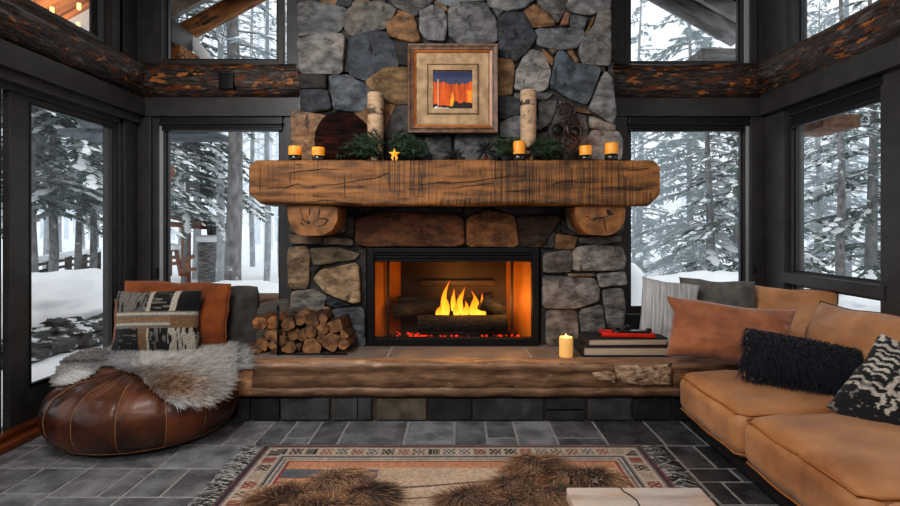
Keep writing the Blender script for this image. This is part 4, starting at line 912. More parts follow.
mb = MB(); v, f = box(hx0+.02, hx1, 3.66, 4.54, HZ-.03, HZ-.004, .002); mb.add(v, f, mat=1)
xs = [hx0+.02, -1.02, (390-CX)/F*3.9, .55, 1.2, 2.0, hx1]
for a, b in zip(xs[:-1], xs[1:]):
    v, f = box(a+.008, b-.008, 3.70, 4.54, HZ-.02, HZ, .003); mb.add(v, f, tc=v+[rs.uniform(0, 9), 0, 0], mat=0, col=np.array((1, 1, 1))*rs.uniform(.85, 1.1), smooth=False)
mb.build('top_tiles', [MT['hearth_tile'], MT['grout']], he)
# live-edge timber: lofted section along x
n = 120; xs = np.linspace(hx0, hx1, n); V = []; Tn = []; C = []
ez = fbm(np.c_[xs*2.2, 0*xs, 0*xs], 1, 4, 5); ez2 = fbm(np.c_[xs*6, 0*xs+3, 0*xs], 1, 3, 6)
zb = .182
for i, x in enumerate(xs):
    e1 = .035+.03*ez[i]+.012*ez2[i]; fy = 3.575+.02*ez2[i]+.012*ez[i]
    sec = [(3.69, HZ+.001), (3.67, HZ+.003), (3.64, HZ+.001), (3.605, HZ-.006), (fy+.012, HZ-e1*.6), (fy, HZ-e1-.01), (fy+.022, HZ-e1-.035), (fy+.016, .33), (fy+.01, .262), (fy+.026, .254), (fy+.008, .246), (fy+.012, zb+.03), (fy+.018, zb+.012), (fy+.04, zb), (3.69, zb)]
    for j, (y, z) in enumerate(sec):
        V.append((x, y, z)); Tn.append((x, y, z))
        k = 1.3 if j <= 3 else (1.15 if j == 4 else (.92 if j == 5 else (.72 if j == 6 else .86)))  # light on the timber's top face is put into its tint
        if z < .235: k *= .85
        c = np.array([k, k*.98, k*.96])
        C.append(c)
k = len(sec); V = np.array(V)
f = [(i*k+j, i*k+j+1, (i+1)*k+j+1, (i+1)*k+j) for i in range(n-1) for j in range(k-1)]
f += [list(range(k)), [(n-1)*k+j for j in range(k)][::-1]]
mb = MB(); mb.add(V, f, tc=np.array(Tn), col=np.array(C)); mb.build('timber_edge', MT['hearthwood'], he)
# pale bark patch near the sofa end and pale sawn block at the left end
def chip(mb, pts, y, th, col, seed):
    pts = np.array([P(a, b, y)[[0, 2]] for a, b in pts]); c = pts.mean(0); n = len(pts)
    jit = fbm(np.c_[pts*20, np.zeros(n)], 1, 2, seed)*.004
    V = np.r_[np.c_[pts[:, 0], np.full(n, y+.03), pts[:, 1]], np.c_[pts[:, 0], np.full(n, y)+jit, pts[:, 1]], np.c_[c[0]+(pts[:, 0]-c[0])*.8, np.full(n, y-th)+jit, c[1]+(pts[:, 1]-c[1])*.8], [[c[0], y-th, c[1]]]]
    f = gridf(n, 3, wrapu=True)+[(2*n+i, 2*n+(i+1) % n, 3*n) for i in range(n)]
    mb.add(V, f, col=np.array(col))
mb = MB()
chip(mb, [(615, 366), (632, 365), (650, 366), (662, 365), (672, 363), (673, 386), (655, 385), (640, 386), (622, 384), (617, 378)], 3.576, .012, (2.3, 2.3, 2.3), 3)
chip(mb, [(592, 373), (606, 371), (616, 373), (616, 384), (606, 381), (597, 379)], 3.580, .006, (1.3, 1.3, 1.3), 4)
tag(mb.build('bark_patch', MT['pale_bark'], he), 'pale flaking bark left on the timber near the sofa')
mb = MB(); v, f = box(hx0-.09, hx0+.06, 3.57, 3.80, .19, HZ-.005, .03); mb.add(v, f, col=np.array((1.7, 1.55, 1.4))); mb.build('end_block', MT['hearthwood'], he)
# ledge under the left window
wb = MB(); v, f = box(-2.92, hx0-.005, 4.10, 4.54, .34, .40, .012); wb.add(v, f, mat=0)
v, f = box(-2.92, hx0-.005, 4.16, 4.54, 0, .34, .004); wb.add(v, f, mat=1)
tag(wb.build('window_bench', [MT['gwood'], MT['frame']]), 'low wooden bench under the left back window holding the cushions', 'bench')

# ------------------------------------------------ mantel
def mp_(px, py): return P(px, py, 3.75)
n = 430; x0, x1 = mp_(249, 0)[0], mp_(660, 0)[0]; zt, zb = 1.91, P(0, 205, 3.75)[2]
xs = np.r_[x0, x0+.012, np.linspace(x0+.03, x1-.03, n-4), x1-.012, x1]
V = []; C = []; r = np.random.default_rng(4)
saw = r.random(400)
for i, x in enumerate(xs):
    e = min(x-x0, x1-x); ch = max(0, .045-e)*1.0; ch2 = max(0, .085-e)*.9
    wob = .006*float(fbm([[x*3, 0, 0]], 1, 3, 2)[0]); wb_ = .014*float(fbm([[x*2.2, 5, 0]], 1, 3, 8)[0])
    cols = saw[int((x-x0)*60) % 400]
    ys = np.linspace(0, 1, 26)
    front = [(3.75+.004*float(fbm([[x*2, z*9, 2]], 1, 3, 5)[0]), zt-.012-ch-(zt-zb-.024-ch-ch2-wb_)*z) for z in ys]
    sec = [(4.03, zt+wob*.3), (3.765, zt+wob)] if ch == 0 else [(4.03, zt-ch), (3.765, zt-ch)]
    sec = sec+front+[(3.768, zb+ch2+wb_), (4.03, zb+ch2)]
    for j, (y, z) in enumerate(sec):
        V.append((x, y, z)); cl = float(vnoise([[x*2.6, z*7, 1]], 1, 4)[0]); c2 = saw[i % 400]; k = 1.02-.60*(c2 > .66)*(cl > -.12)-.30*(c2 < .25)*(cl > -.5)-.45*max(0, float(vnoise([[x*5, z*30, 4]], 1, 9)[0])-.35)
        C.append((k, k*.97, k*.93))
k = len(sec); f = [(i*k+j, i*k+(j+1) % k, (i+1)*k+(j+1) % k, (i+1)*k+j) for i in range(len(xs)-1) for j in range(k)]
f += [list(range(k)), [(len(xs)-1)*k+j for j in range(k)][::-1]]
ma = thing('mantel_beam', (0, 3.9, zb), 'thick rough-sawn amber timber mantel with cracked chamfered ends', 'mantel')
mb = MB(); mb.add(np.array(V), f, tc=np.array(V), col=np.array(C)); mb.build('timber', MT['mantel'], ma)
# drying checks
def crack(mb, pts, y, w=.0032, m=0):
    p = np.array([P(a, b, y) for a, b in pts]); q = []
    for s in range(len(p)-1):
        for t in np.linspace(0, 1, 5)[:-1]: q.append(p[s]+(p[s+1]-p[s])*t)
    q.append(p[-1]); q = np.array(q); q[:, 2] += .006*fbm(q*[14, 0, 0], 1, 2, 3)
    rr = w*np.sin(np.linspace(.12, PI-.12, len(q)))*(.7+.6*np.random.default_rng(int(abs(p[0][0])*99)).random(len(q)))
    v, f = tube(q, rr, 6); v[:, 1] = y+(v[:, 1]-y)*.35; mb.add(v, f, mat=m)
mb = MB()
for pts in ([(279, 173), (297, 172), (318, 169), (343, 169)], [(266, 188), (285, 187), (298, 184), (307, 188)], [(312, 186), (338, 184), (375, 178), (388, 173), (391, 185)], [(402, 186), (440, 183), (470, 182), (510, 176), (525, 177)],
            [(450, 188), (478, 185), (500, 183)], [(493, 178), (494, 190)], [(545, 187), (562, 181), (590, 183), (620, 181)], [(553, 182), (580, 180)], [(588, 190), (612, 187), (636, 190), (655, 184)], [(628, 171), (650, 168)], [(300, 202), (330, 200), (345, 203)],
            [(530, 177), (530, 199)], [(344, 170), (345, 199)], [(571, 165), (572, 190)], [(584, 165), (584, 198)], [(480, 168), (480, 176)], [(602, 175), (602, 196)], [(421, 168), (422, 195)], [(290, 172), (290, 186)], [(260, 165), (260, 198)], [(500, 192), (530, 190)],
            [(375, 203), (410, 204.5)], [(618, 165), (619, 196)], [(640, 183), (640, 197)]):
    crack(mb, pts, 3.748)
mb.build('drying_cracks', MT['dark_inlay'], ma)
def corbel(x0, x1, ybot, lab, carve, pts):
    Yc = 3.80; a = P(x0, 205, Yc); b = P(x1, ybot, Yc)
    t = thing('mantel_corbel', ((a[0]+b[0])/2, 3.95, b[2]), lab, 'corbel', 'half log corbels under the mantel')
    top = zb+.004; poly = np.array([P(px, py, Yc)[[0, 2]] for px, py in pts]); poly[:2, 1] = top-.002
    for _ in range(2):
        nx = np.roll(poly, -1, 0); poly = np.stack([poly*.85+nx*.15, poly*.15+nx*.85], 1).reshape(-1, 2)
    n = len(poly); c = poly.mean(0); V = []
    for (y, s) in ((4.12, 1.0), (4.0, 1.0), (3.84, 1.0), (3.81, .995), (3.80, .97)):
        q = c+(poly-c)*s; V.append(np.c_[q[:, 0], np.full(n, y), q[:, 1]])
    V = np.concatenate(V+[np.array([[c[0], 3.797, c[1]]])]); f = gridf(n, 5, wrapu=True)+[(4*n+i, 4*n+(i+1) % n, 5*n) for i in range(n)]
    V[:, 2] = np.minimum(V[:, 2], top-.002)
    mb = MB(); mb.add(V, f, tc=V*[1, 3, 1], smooth=False); mb.build('log_stub', MT['corbel'], t)
    mb = MB()
    for ln in carve: crack(mb, ln, 3.797, .0052)
    if 'bird' in lab:
        p = P(609, 212.5, 3.797)
        v, f = rbox(.030, .008, .030, .004, 6); mb.add(xf(v, p, (0, .6, 0)), f); v, f = rbox(.04, .006, .012, .003, 5); mb.add(xf(v, p+[.014, 0, -.012], (0, -.2, 0)), f); v, f = rbox(.016, .006, .015, .003, 5); mb.add(xf(v, p+[-.012, 0, .014]), f)
    mb.build('carving', MT['dark_inlay'], t)
corbel(287, 346, 236, 'half log corbel with a carved swirl under the left end of the mantel', [[(300, 207), (303, 220), (310, 224), (306, 216)], [(313, 222), (320, 218), (328, 220), (324, 225), (314, 226)], [(310, 207), (309, 216)], [(320, 207), (318, 218)], [(300, 222), (305, 227)]],
       [(287, 206), (338, 206), (338, 221), (333, 230), (323, 236), (297, 236), (289, 224), (287, 216)])
corbel(566, 626, 236, 'half log corbel with a dark bird carved on it below the right mantel end', [[(586, 221), (594, 219), (602, 218), (612, 214)], [(604, 217), (605, 226), (606, 231)], [(590, 219), (586, 216)], [(598, 218), (592, 222)]],
       [(575, 206), (626, 206), (626, 220), (620, 230), (610, 236), (587, 235), (579, 226), (575, 214)])

# ------------------------------------------------ fireplace insert
ins = thing('fireplace_insert', (P(453, 0, 4.1)[0], 4.1, HZ), 'black framed glass fronted fireplace insert glowing orange inside', 'fireplace insert')
Yi = 4.08
def ib(mb, x0, x1, y0, y1, d0, d1, bev=.004, m=0):
    a = P(x0, y1, Yi); b = P(x1, y0, Yi); v, f = box(a[0], b[0], d0, d1, a[2], b[2], bev); mb.add(v, f, mat=m, smooth=False)
mb = MB(); ib(mb, 367.5, 374, 248, 345.5, 4.06, 4.14); ib(mb, 532, 538.5, 248, 345.5, 4.06, 4.14); ib(mb, 374, 532, 338, 345.5, 4.06, 4.14); ib(mb, 374, 532, 248, 252.5, 4.06, 4.14)
mb.build('frame', MT['black'], ins)
mb = MB()
for k in range(3): ib(mb, 374, 532, 253+k*3.1, 255.3+k*3.1, 4.075+.008*k, 4.13, .002)
ib(mb, 374, 532, 252, 262, 4.12, 4.14); mb.build('louvre', MT['black'], ins)
mb = MB(); ib(mb, 374, 532, 262, 338, 4.122, 4.126, 0); mb.build('glass_front', MT['fireglass'], ins)
# firebox interior, splayed sides
xa, xb = P(371, 0, 4.14)[0], P(535, 0, 4.14)[0]; za, zbb = HZ+.02, P(0, 258, 4.14)[2]; bi = .20; yb = 4.60
def quad(mb, pts, m=0, nseg=1):
    mb.add(pts, [(0, 1, 2, 3)], mat=m, smooth=False)
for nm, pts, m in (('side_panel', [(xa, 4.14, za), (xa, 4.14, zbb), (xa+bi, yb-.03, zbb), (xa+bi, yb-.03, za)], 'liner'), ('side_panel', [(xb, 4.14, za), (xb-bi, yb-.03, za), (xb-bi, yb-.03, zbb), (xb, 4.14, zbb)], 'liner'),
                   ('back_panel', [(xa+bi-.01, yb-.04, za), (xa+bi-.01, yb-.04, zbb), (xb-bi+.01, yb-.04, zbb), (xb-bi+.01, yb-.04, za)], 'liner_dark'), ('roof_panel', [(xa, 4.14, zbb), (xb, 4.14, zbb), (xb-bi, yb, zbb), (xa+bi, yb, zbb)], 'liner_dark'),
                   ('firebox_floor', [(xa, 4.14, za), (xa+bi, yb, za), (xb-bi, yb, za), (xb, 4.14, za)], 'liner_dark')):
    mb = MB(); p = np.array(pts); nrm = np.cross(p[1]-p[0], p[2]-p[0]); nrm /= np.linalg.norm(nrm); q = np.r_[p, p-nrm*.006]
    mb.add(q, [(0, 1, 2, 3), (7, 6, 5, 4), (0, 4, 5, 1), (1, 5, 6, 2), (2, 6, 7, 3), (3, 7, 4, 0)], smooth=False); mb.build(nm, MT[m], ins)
mb = MB()
for px in (388, 512):      # upright seams of the liner
    p = P(px, 0, 4.3)[0]; v, f = box(p-.012, p+.012, 4.30, 4.32, za, zbb, .004); mb.add(v, f)
v, f = box(P(420, 0, 4.5)[0], P(495, 0, 4.5)[0], 4.50, 4.54, P(0, 286, 4.5)[2], P(0, 280, 4.5)[2], .01); mb.add(v, f)
mb.build('baffle', MT['liner_dark'], ins)
mb = MB()
for i in range(14):
    x = P(424+i*6, 0, 4.3)[0]; v, f = tube([(x, 4.22, za+.035), (x, 4.5, za+.035)], .008, 6); mb.add(v, f)
v, f = tube([(P(420, 0, 4.3)[0], 4.22, za+.05), (P(508, 0, 4.3)[0], 4.22, za+.05)], .012, 8); mb.add(v, f); mb.build('grate', MT['black'], ins)
# ember bed
em = MB(); r = np.random.default_rng(9)
for i in range(260):
    x = r.uniform(P(392, 0, 4.2)[0], P(522, 0, 4.2)[0]); y = r.uniform(4.17, 4.42); s = r.uniform(.008, .022)
    v, f = rbox(s*2, s*1.6, s*1.3, s*.4, 3); em.add(xf(v, (x, y, za+s*.6+r.random()*.012), (r.random()*3, r.random()*3, r.random()*3)), f, mat=int(r.random() < .30))
e = em.build('ember_bed', [MT['ember'], emis_mat('hot_ember', srgb(255, 60, 20), 1.0)]); tag(e, 'bed of dark coals with red glowing embers under the burning logs', 'embers', kind='stuff')
for i, (p0, p1, y0, y1, r0, lab) in enumerate((((418, 324), (507, 323), 4.24, 4.26, .072, 'longest charred log lying across the front of the fire'), ((393, 311), (438, 305), 4.32, 4.36, .062, 'charred log at the left of the fire, under the round lump'),
                                           ((398, 300), (417, 299), 4.36, 4.40, .045, 'short round charred lump on top of the left log'), ((481, 302), (503, 313), 4.30, 4.34, .058, 'charred log leaning down at the right of the fire'),
                                           ((480, 299), (492, 295), 4.40, 4.44, .036, 'small charred knot behind the right leaning log'), ((428, 305), (480, 303), 4.46, 4.46, .05, 'charred log half hidden behind the flames'))):
    mb = MB(); add_log(mb, P(*p0, y0), P(*p1, y1), r0, n=20, m=22, amp=.34, seed=40+i)
    tag(mb.build('burning_log', [MT['charlog'], MT['charlog']]), lab, 'log', 'logs burning in the fireplace')
# flames
fm = bpy.data.materials.new('flame'); fm.use_nodes = True; nt = fm.node_tree; b = nt.nodes['Principled BSDF']
at = nt.nodes.new('ShaderNodeAttribute'); at.attribute_name = 'tc'; sx = nt.nodes.new('ShaderNodeSeparateXYZ'); nt.links.new(at.outputs['Vector'], sx.inputs[0])
rp = nt.nodes.new('ShaderNodeValToRGB'); els = rp.color_ramp.elements; els[0].position = 0; els[0].color = (1, .50, .06, 1); els[1].position = 1; els[1].color = (.9, .16, .01, 1); e2 = els.new(.5); e2.color = (1, .30, .015, 1)
nt.links.new(sx.outputs[2], rp.inputs[0]); nt.links.new(rp.outputs[0], b.inputs['Emission Color']); b.inputs['Emission Strength'].default_value = 2.2; b.inputs['Base Color'].default_value = (0, 0, 0, 1); b.inputs['Roughness'].default_value = 1; b.inputs['Specular IOR Level'].default_value = 0
lw = nt.nodes.new('ShaderNodeLayerWeight'); lw.inputs[0].default_value = .35; mr = nt.nodes.new('ShaderNodeMapRange'); mr.inputs[1].default_value = .35; mr.inputs[2].default_value = 1; mr.inputs[3].default_value = 1; mr.inputs[4].default_value = .15
nt.links.new(lw.outputs['Facing'], mr.inputs[0]); nt.links.new(mr.outputs[0], b.inputs['Alpha'])
fr = thing('fire', (P(460, 0, 4.3)[0], 4.31, za+.1), 'bright yellow orange flames rising from the middle of the logs', 'fire')
for k, (bx, by, w, tx, ty, y, bend) in enumerate(((443, 314, 6, 450, 279.5, 4.30, -2), (452, 307, 5, 453.5, 288, 4.31, 1), (459, 309, 6, 464.5, 287, 4.31, -1), (466, 313, 6, 465, 300, 4.30, 1), (473, 313, 7, 475, 295, 4.30, -1), (480, 312, 5, 482.5, 292.5, 4.30, 1), (486, 309, 4, 488, 296, 4.33, 0), (456, 313, 7, 457, 301, 4.29, 0), (438, 314, 6, 441, 304, 4.29, 0), (462, 313, 4, 458.5, 294, 4.33, 1), (477, 313, 5, 471.5, 290, 4.34, 2), (447, 314, 5, 444, 292, 4.33, 1), (484, 313, 4, 486, 302, 4.28, -1))):
    m = 14; t = np.linspace(0, 1, m)
    cxp = bx+(tx-bx)*t**1.2+bend*np.sin(PI*t)+.5*np.sin(7*t+k); cyp = by+4+(ty-by-4)*t
    wd = w/2*(np.sin(PI*(t*.82+.18))**.8)*(1-t**3)+.05; wd[0] = w*.15
    pts = np.array([P(a, b_, y) for a, b_ in zip(cxp, cyp)]); rr = wd*y/F
    v, f = tube(pts, rr, 12); v[:, 1] = y+(v[:, 1]-y)*.55
    tcv = np.repeat(t, 12); tc = np.c_[0*tcv, 0*tcv, tcv]
    mb = MB(); mb.add(v, f, tc=tc); mb.build('flame_tongue', fm, fr)
def plight(loc, e, col, size=.05, nm='glow'):
    l = bpy.data.lights.new(nm, 'POINT'); l.energy = e; l.color = col; l.shadow_soft_size = size
    o = bpy.data.objects.new(nm, l); COL.objects.link(o); o.location = [float(q) for q in loc]; return o
plight(P(459, 292, 4.22), 5.5, (1, .50, .13), .10, 'fire_light'); plight(P(503, 303, 4.24), 4, (1, .50, .12), .12, 'fire_light'); plight(P(408, 310, 4.24), .8, (1, .46, .10), .10, 'fire_light')
# ================================================================== things on the mantel and chimney
MZ = 1.912; Ym = 3.86
def at_m(px, y=Ym): return np.array([(px-CX)*y/F, y, MZ])
CUPLAB = ['amber candle in a dark glass cup, leftmost on the mantel', 'amber candle in a dark glass cup beside the dark bark slab', 'amber candle in a dark glass cup in front of the right evergreen bough',
          'amber candle in a dark glass cup below the carved dark mask', 'amber candle in a dark glass cup, rightmost on the mantel']
for i, (px, w, top) in enumerate(((295, 13, 146.5), (318.5, 13, 147.5), (519.2, 12.4, 141.5), (585.5, 12.6, 146), (611.5, 13.4, 143.2))):
    y = 3.83; c = at_m(px, y); r0 = w/2*y/F; h = P(0, top, y)[2]-MZ; hc = h*(.38 if i != 2 else .34)
    t = thing('candle', c, CUPLAB[i], 'candle', 'amber candles on the mantel')
    mb = MB(); v, f = lathe([(r0*.8, 0), (r0*.95, .004), (r0*.98, hc*.4), (r0, hc), (r0*.93, hc), (r0*.9, hc*.5)], 24, c); mb.add(v, f); mb.build('glass_cup', MT['darkglass'], t)
    mb = MB(); v, f = lathe([(r0*.9, hc*.6), (r0*.97, hc), (r0*.98, h*.9), (r0*.93, h), (r0*.75, h*.985), (r0*.2, h*.95)], 24, c); mb.add(v, f); mb.build('wax', MT['wax'], t)
    mb = MB(); v, f = tube([c+[0, 0, h*.93], c+[.001, 0, h+.008]], .0016, 5); mb.add(v, f); mb.build('wick', MT['black'], t)
    if i in (0, 1, 3, 4): plight(c+[0, -.02, h+.03], .8 if i == 0 else .3, (1, .5, .16), .03, 'candle_light')
# birch bark pillars
def birch(px, w, top, y, lab, seed):
    c = at_m(px, y); r0 = w/2*y/F; h = P(0, top, y)[2]-MZ
    t = thing('birch_candle', c, lab, 'candle', 'birch bark pillar candles'); n, m = 40, 60
    z = np.linspace(0, h, m); A = np.linspace(0, 2*PI, n, endpoint=False); Z, AA = np.meshgrid(z, A, indexing='ij')
    q = np.stack([np.cos(AA), np.sin(AA), Z*14], -1).reshape(-1, 3)
    nz = fbm(q, 1.2, 3, seed).reshape(m, n); R = r0*(1+.03*nz)
    V = np.stack([R*np.cos(AA), R*np.sin(AA), Z], -1).reshape(-1, 3)+c
    base = np.array(srgb(190, 160, 130)); dk = np.array(srgb(78, 62, 52)); C = np.tile(base, (m*n, 1))
    band = fbm(np.c_[np.cos(AA).ravel()*1.5, np.sin(AA).ravel()*1.5, Z.ravel()*38], 1, 2, seed+4)
    zr = (Z/h).ravel(); grey = ((zr > .68)*(zr < .765)) if seed == 1 else ((zr > .79)*(zr < .86)*(np.cos(AA.ravel()+2.2) > .2))
    low = (zr < .2) if seed == 1 else (zr < .17)
    dash = (band > .34); C[dash] = C[dash]*.55
    nn = fbm(np.c_[AA.ravel()*2, Z.ravel()*25, 0*zr], 1, 3, seed+9)
    g1 = grey & (nn > -.25); C[g1] = dk*(1.2 if seed == 1 else .8)
    g2 = low & (nn > (-.05 if seed == 1 else .1)); C[g2] = dk*.9
    mb = MB(); mb.add(V, gridf(n, m, wrapu=True), col=C); mb.build('bark', MT['birch'], t)
    mb = MB(); v, f = lathe([(r0*.985, h-.012), (r0*.99, h), (r0*.8, h+.003), (r0*.72, h-.006), (r0*.05, h-.008)], 32, c); mb.add(v, f, col=np.array(srgb(214, 176, 136))); mb.build('top', MT['birch'], t)
birch(375.6, 16, 93.5, 3.97, 'tall birch bark pillar candle with a grey band near its top, left of the picture', 1)
birch(528.3, 16, 91, 3.97, 'tall birch bark pillar candle with a dark patch near its top, right of the picture', 2)
# dark bark slab leaning on the stones
def pxpoly(pts, y): return np.array([P(a, b, y)[[0, 2]] for a, b in pts])
def slab_disc(name, pts, y0, th, m, lab, cat, seed, lean=.04):
    p = pxpoly(pts, y0)
    for _ in range(2):
        nx = np.roll(p, -1, 0); p = np.stack([p*.8+nx*.2, p*.2+nx*.8], 1).reshape(-1, 2)
    c = p.mean(0); n = len(p); V = []
    for (d, s) in ((th, .97), (th*.7, 1), (th*.25, 1), (0, .96), (-.006, .85), (-.010, .6), (-.011, .3)):
        q = c+(p-c)*s; V.append(np.c_[q[:, 0], np.full(n, y0+d), q[:, 1]])
    V = np.concatenate(V+[np.array([[c[0], y0-.011, c[1]]])]); zz = V[:, 2]-V[:, 2].min(); V[:, 1] += zz*lean; V[:, 1] += .006*fbm(V, 14, 3, seed)
    f = gridf(n, 7, wrapu=True)+[(6*n+i, 6*n+(i+1) % n, 7*n) for i in range(n)]+[list(range(n))[::-1]]
    mb = MB(); mb.add(V, f); return tag(mb.build(name, MT[m]), lab, cat)
slab_disc('bark_slab', [(313.5, 140), (315, 129), (321, 118), (330, 112), (341, 110.5), (352, 111.5), (360, 118), (367, 124), (369, 140), (366, 152), (356, 161.5), (325, 161.5), (316, 152)], 3.95, .04, 'plaque', 'large dark brown round bark slab leaning against the chimney', 'decoration', 3)
# evergreen boughs
def bough(name, px0, px1, y, lab, seed, n=34, up=.1, hmax=26):
    r = np.random.default_rng(seed); t = thing(name, at_m((px0+px1)/2, y), lab, 'evergreen bough', 'evergreen boughs on the mantel')
    st = MB(); nd = MB(); cx = (px0+px1)/2
    for i in range(n):
        s = r.uniform(-1, 1); c = at_m(cx+s*(px1-px0)*.22, y)+[0, r.uniform(-.05, .08), .03+r.random()*.11]
        ang = r.uniform(-.4, 1.1) if s > 0 else PI-r.uniform(-.4, 1.1)
        L = (px1-px0)*.27*y/F*r.uniform(.6, 1.15); el = r.uniform(.02, .95)*(1-abs(s)*.45)
        d = np.array([math.cos(ang)*math.cos(el)*(1.2 if abs(math.cos(ang)) > .5 else 1), -abs(math.sin(ang))*.45*math.cos(el), math.sin(el)*1.05])
        if r.random() < .4: d[1] = abs(d[1])*.5
        k = 9; tt = np.linspace(0, 1, k)[:, None]; pts = c+d*L*tt+np.array([0, 0, -.05])*tt**2*L*3
        pts[:, 2] = np.maximum(pts[:, 2], MZ+.012); pts[:, 1] = np.clip(pts[:, 1], 3.79, 4.02)
        v, f = tube(pts, np.linspace(.004, .0015, k), 5); st.add(v, f)
        m = 85; u = r.random(m); b = np.stack([np.interp(u, tt[:, 0], pts[:, j]) for j in range(3)], -1)
        dd = d*.7+r.normal(size=(m, 3))*.5+[0, 0, .15]; dd /= np.linalg.norm(dd, axis=1, keepdims=True)
        e = b+dd*r.uniform(.03, .065, m)[:, None]; e[:, 2] = np.maximum(e[:, 2], MZ+.002); w = np.cross(dd, r.normal(size=(m, 3))); w = w/np.linalg.norm(w, axis=1, keepdims=True)*.0024
        q = np.stack([b-w, b+w, e], 1).reshape(-1, 3); bb = np.arange(m)*3; nd.add(q, np.stack([bb, bb+1, bb+2], 1).tolist(), smooth=False)
    st.build('stem', MT['firebark'], t); nd.build('needles', MT['needle'], t)
bough('evergreen_bough', 342, 428, 3.88, 'dark evergreen bough around the foot of the left birch candle', 3, n=60)
bough('evergreen_bough', 490, 562, 3.88, 'dark evergreen bough around the foot of the right birch candle', 5, n=64)
# star
c = P(394.5, 153, 3.80); mb = MB(); V = []
for y, s in ((3.792, 1), (3.806, 1)):
    for k in range(10):
        a = PI/2+k*PI/5; rr = (.046 if k % 2 == 0 else .019)*s; V.append((c[0]+rr*math.cos(a), y, c[2]+rr*math.sin(a)))
V += [(c[0], 3.782, c[2]), (c[0], 3.814, c[2])]
f = [((i+1) % 10, i, 20) for i in range(10)]+[(10+i, 10+(i+1) % 10, 21) for i in range(10)]+[(i, (i+1) % 10, 10+(i+1) % 10, 10+i) for i in range(10)]
V = np.array(V); V[:, 2] += MZ+.012-V[:20, 2].min()+.0; mb.add(V, f, smooth=False)
v, f = box(c[0]-.018, c[0]-.008, 3.79, 3.81, MZ, MZ+.03, .002); mb.add(v, f); v, f = box(c[0]+.008, c[0]+.018, 3.79, 3.81, MZ, MZ+.03, .002); mb.add(v, f)
tag(mb.build('star_ornament', MT['star']), 'small golden five pointed star standing before the left bough', 'ornament')
# spiky black tufts
def tuft(mb, c, n, L, seed, arch=False):
    r = np.random.default_rng(seed)
    for i in range(n):
        a = r.uniform(0, 2*PI); el = r.uniform(.15, 1.3); d = np.array([math.cos(a)*math.cos(el), math.sin(a)*math.cos(el)*.5, math.sin(el)])
        l = L*r.uniform(.6, 1.1); tt = np.linspace(0, 1, 6)[:, None]; pts = c+d*l*tt+np.array([0, 0, -.9*l])*tt**2.2*(1-math.sin(el))*.8
        pts[:, 2] = np.maximum(pts[:, 2], MZ+.003)
        v, f = tube(pts, .007*np.sin(np.linspace(.5, PI-.05, 6)), 5); v[:, 1] = pts[0][1]+(v[:, 1]-pts[0][1]); mb.add(v, f)
mb = MB(); tuft(mb, at_m(454, 3.84)+[0, 0, .012], 60, .13, 3); tag(mb.build('spiky_plant', MT['blackplant']), 'low black spiky tuft under the right corner of the picture', 'plant')
t = thing('spiky_plant', at_m(486, 3.9), 'black spiky plant arching over a small terracotta triangle stand', 'plant')
mb = MB(); tuft(mb, at_m(486, 3.9)+[0, 0, .085], 40, .115, 8)
for s in (-1, 1):
    c = at_m(486, 3.9); tt = np.linspace(0, 1, 7)[:, None]; pts = c+[0, 0, .09]+np.array([s*.075, 0, -.088])*tt+np.array([0, 0, .02])*np.sin(PI*tt); v, f = tube(pts, [.014, .015, .014, .013, .012, .011, .010], 7); mb.add(v, f)
v, f = tube([at_m(486, 3.9)+[0, 0, .09], at_m(486, 3.9)+[0, -.01, .001]], .007, 6); mb.add(v, f)
mb.build('leaves', MT['blackplant'], t)
mb = MB(); c = at_m(486, 3.93); v = []
for y in (0, .03):
    for (x, z) in ((-.045, .001), (.045, .001), (.0, .085)): v.append(c+np.array([x, y, z]))
mb.add(v, [(0, 1, 2), (5, 4, 3), (0, 3, 4, 1), (1, 4, 5, 2), (2, 5, 3, 0)], smooth=False); mb.build('stand', MT['terracotta'], t)
# carved dark mask
Yk = 3.96; t = thing('carved_mask', at_m(565, Yk), 'dark reddish carved mask with two big round eyes standing on the mantel', 'carving')
def kp(px, py): return P(px, py, Yk)
mb = MB(); n, k = 40, 26; A = np.linspace(0, 2*PI, n, endpoint=False)
prof = [(100, 2, 565), (104, 4, 565), (108, 8.5, 565), (112, 11, 565), (117, 12.5, 565), (122, 14.5, 565), (127, 17, 565), (133, 18, 565), (139, 16, 565.5), (145, 12.5, 566), (151, 9, 566.5), (157, 7, 567), (161.8, 7, 567)]
V = []
for (py, w, cx) in prof:
    c = kp(cx, py); r0 = w*Yk/F
    V.append(np.c_[c[0]+r0*np.cos(A), Yk+.045*np.sin(A)*min(1, w/9), np.full(n, max(c[2], MZ+.001))])
V = np.concatenate(V); V += .006*np.c_[fbm(V, 22, 2, 1), fbm(V, 22, 2, 2), 0*V[:, 0]]; f = gridf(n, len(prof), wrapu=True)+[list(range(n)), [(len(prof)-1)*n+i for i in range(n)][::-1]]
mb.add(V, f)
mb.build('head', MT['mask'], t)
mb = MB()
for (px, py, rr) in ((556.5, 131, 6.6), (573.5, 133, 5.8), (565, 116, 3), (559, 113, 2.4), (571, 113, 2.4), (565, 143, 3.4), (559, 141, 2.6), (572, 142, 2.6), (566, 150, 3), (565, 124.5, 2.4), (549, 126, 2.2), (581, 127, 2.2), (551, 139, 2), (580, 139.5, 2)):
    c = kp(px, py); a = np.linspace(0, 2*PI, 24, endpoint=False); r0 = rr*Yk/F; pts = np.c_[c[0]+r0*np.cos(a), np.full(24, Yk-.052), c[2]+r0*np.sin(a)]; v, f = tube(pts, .0045, 6, closed=True); mb.add(v, f)
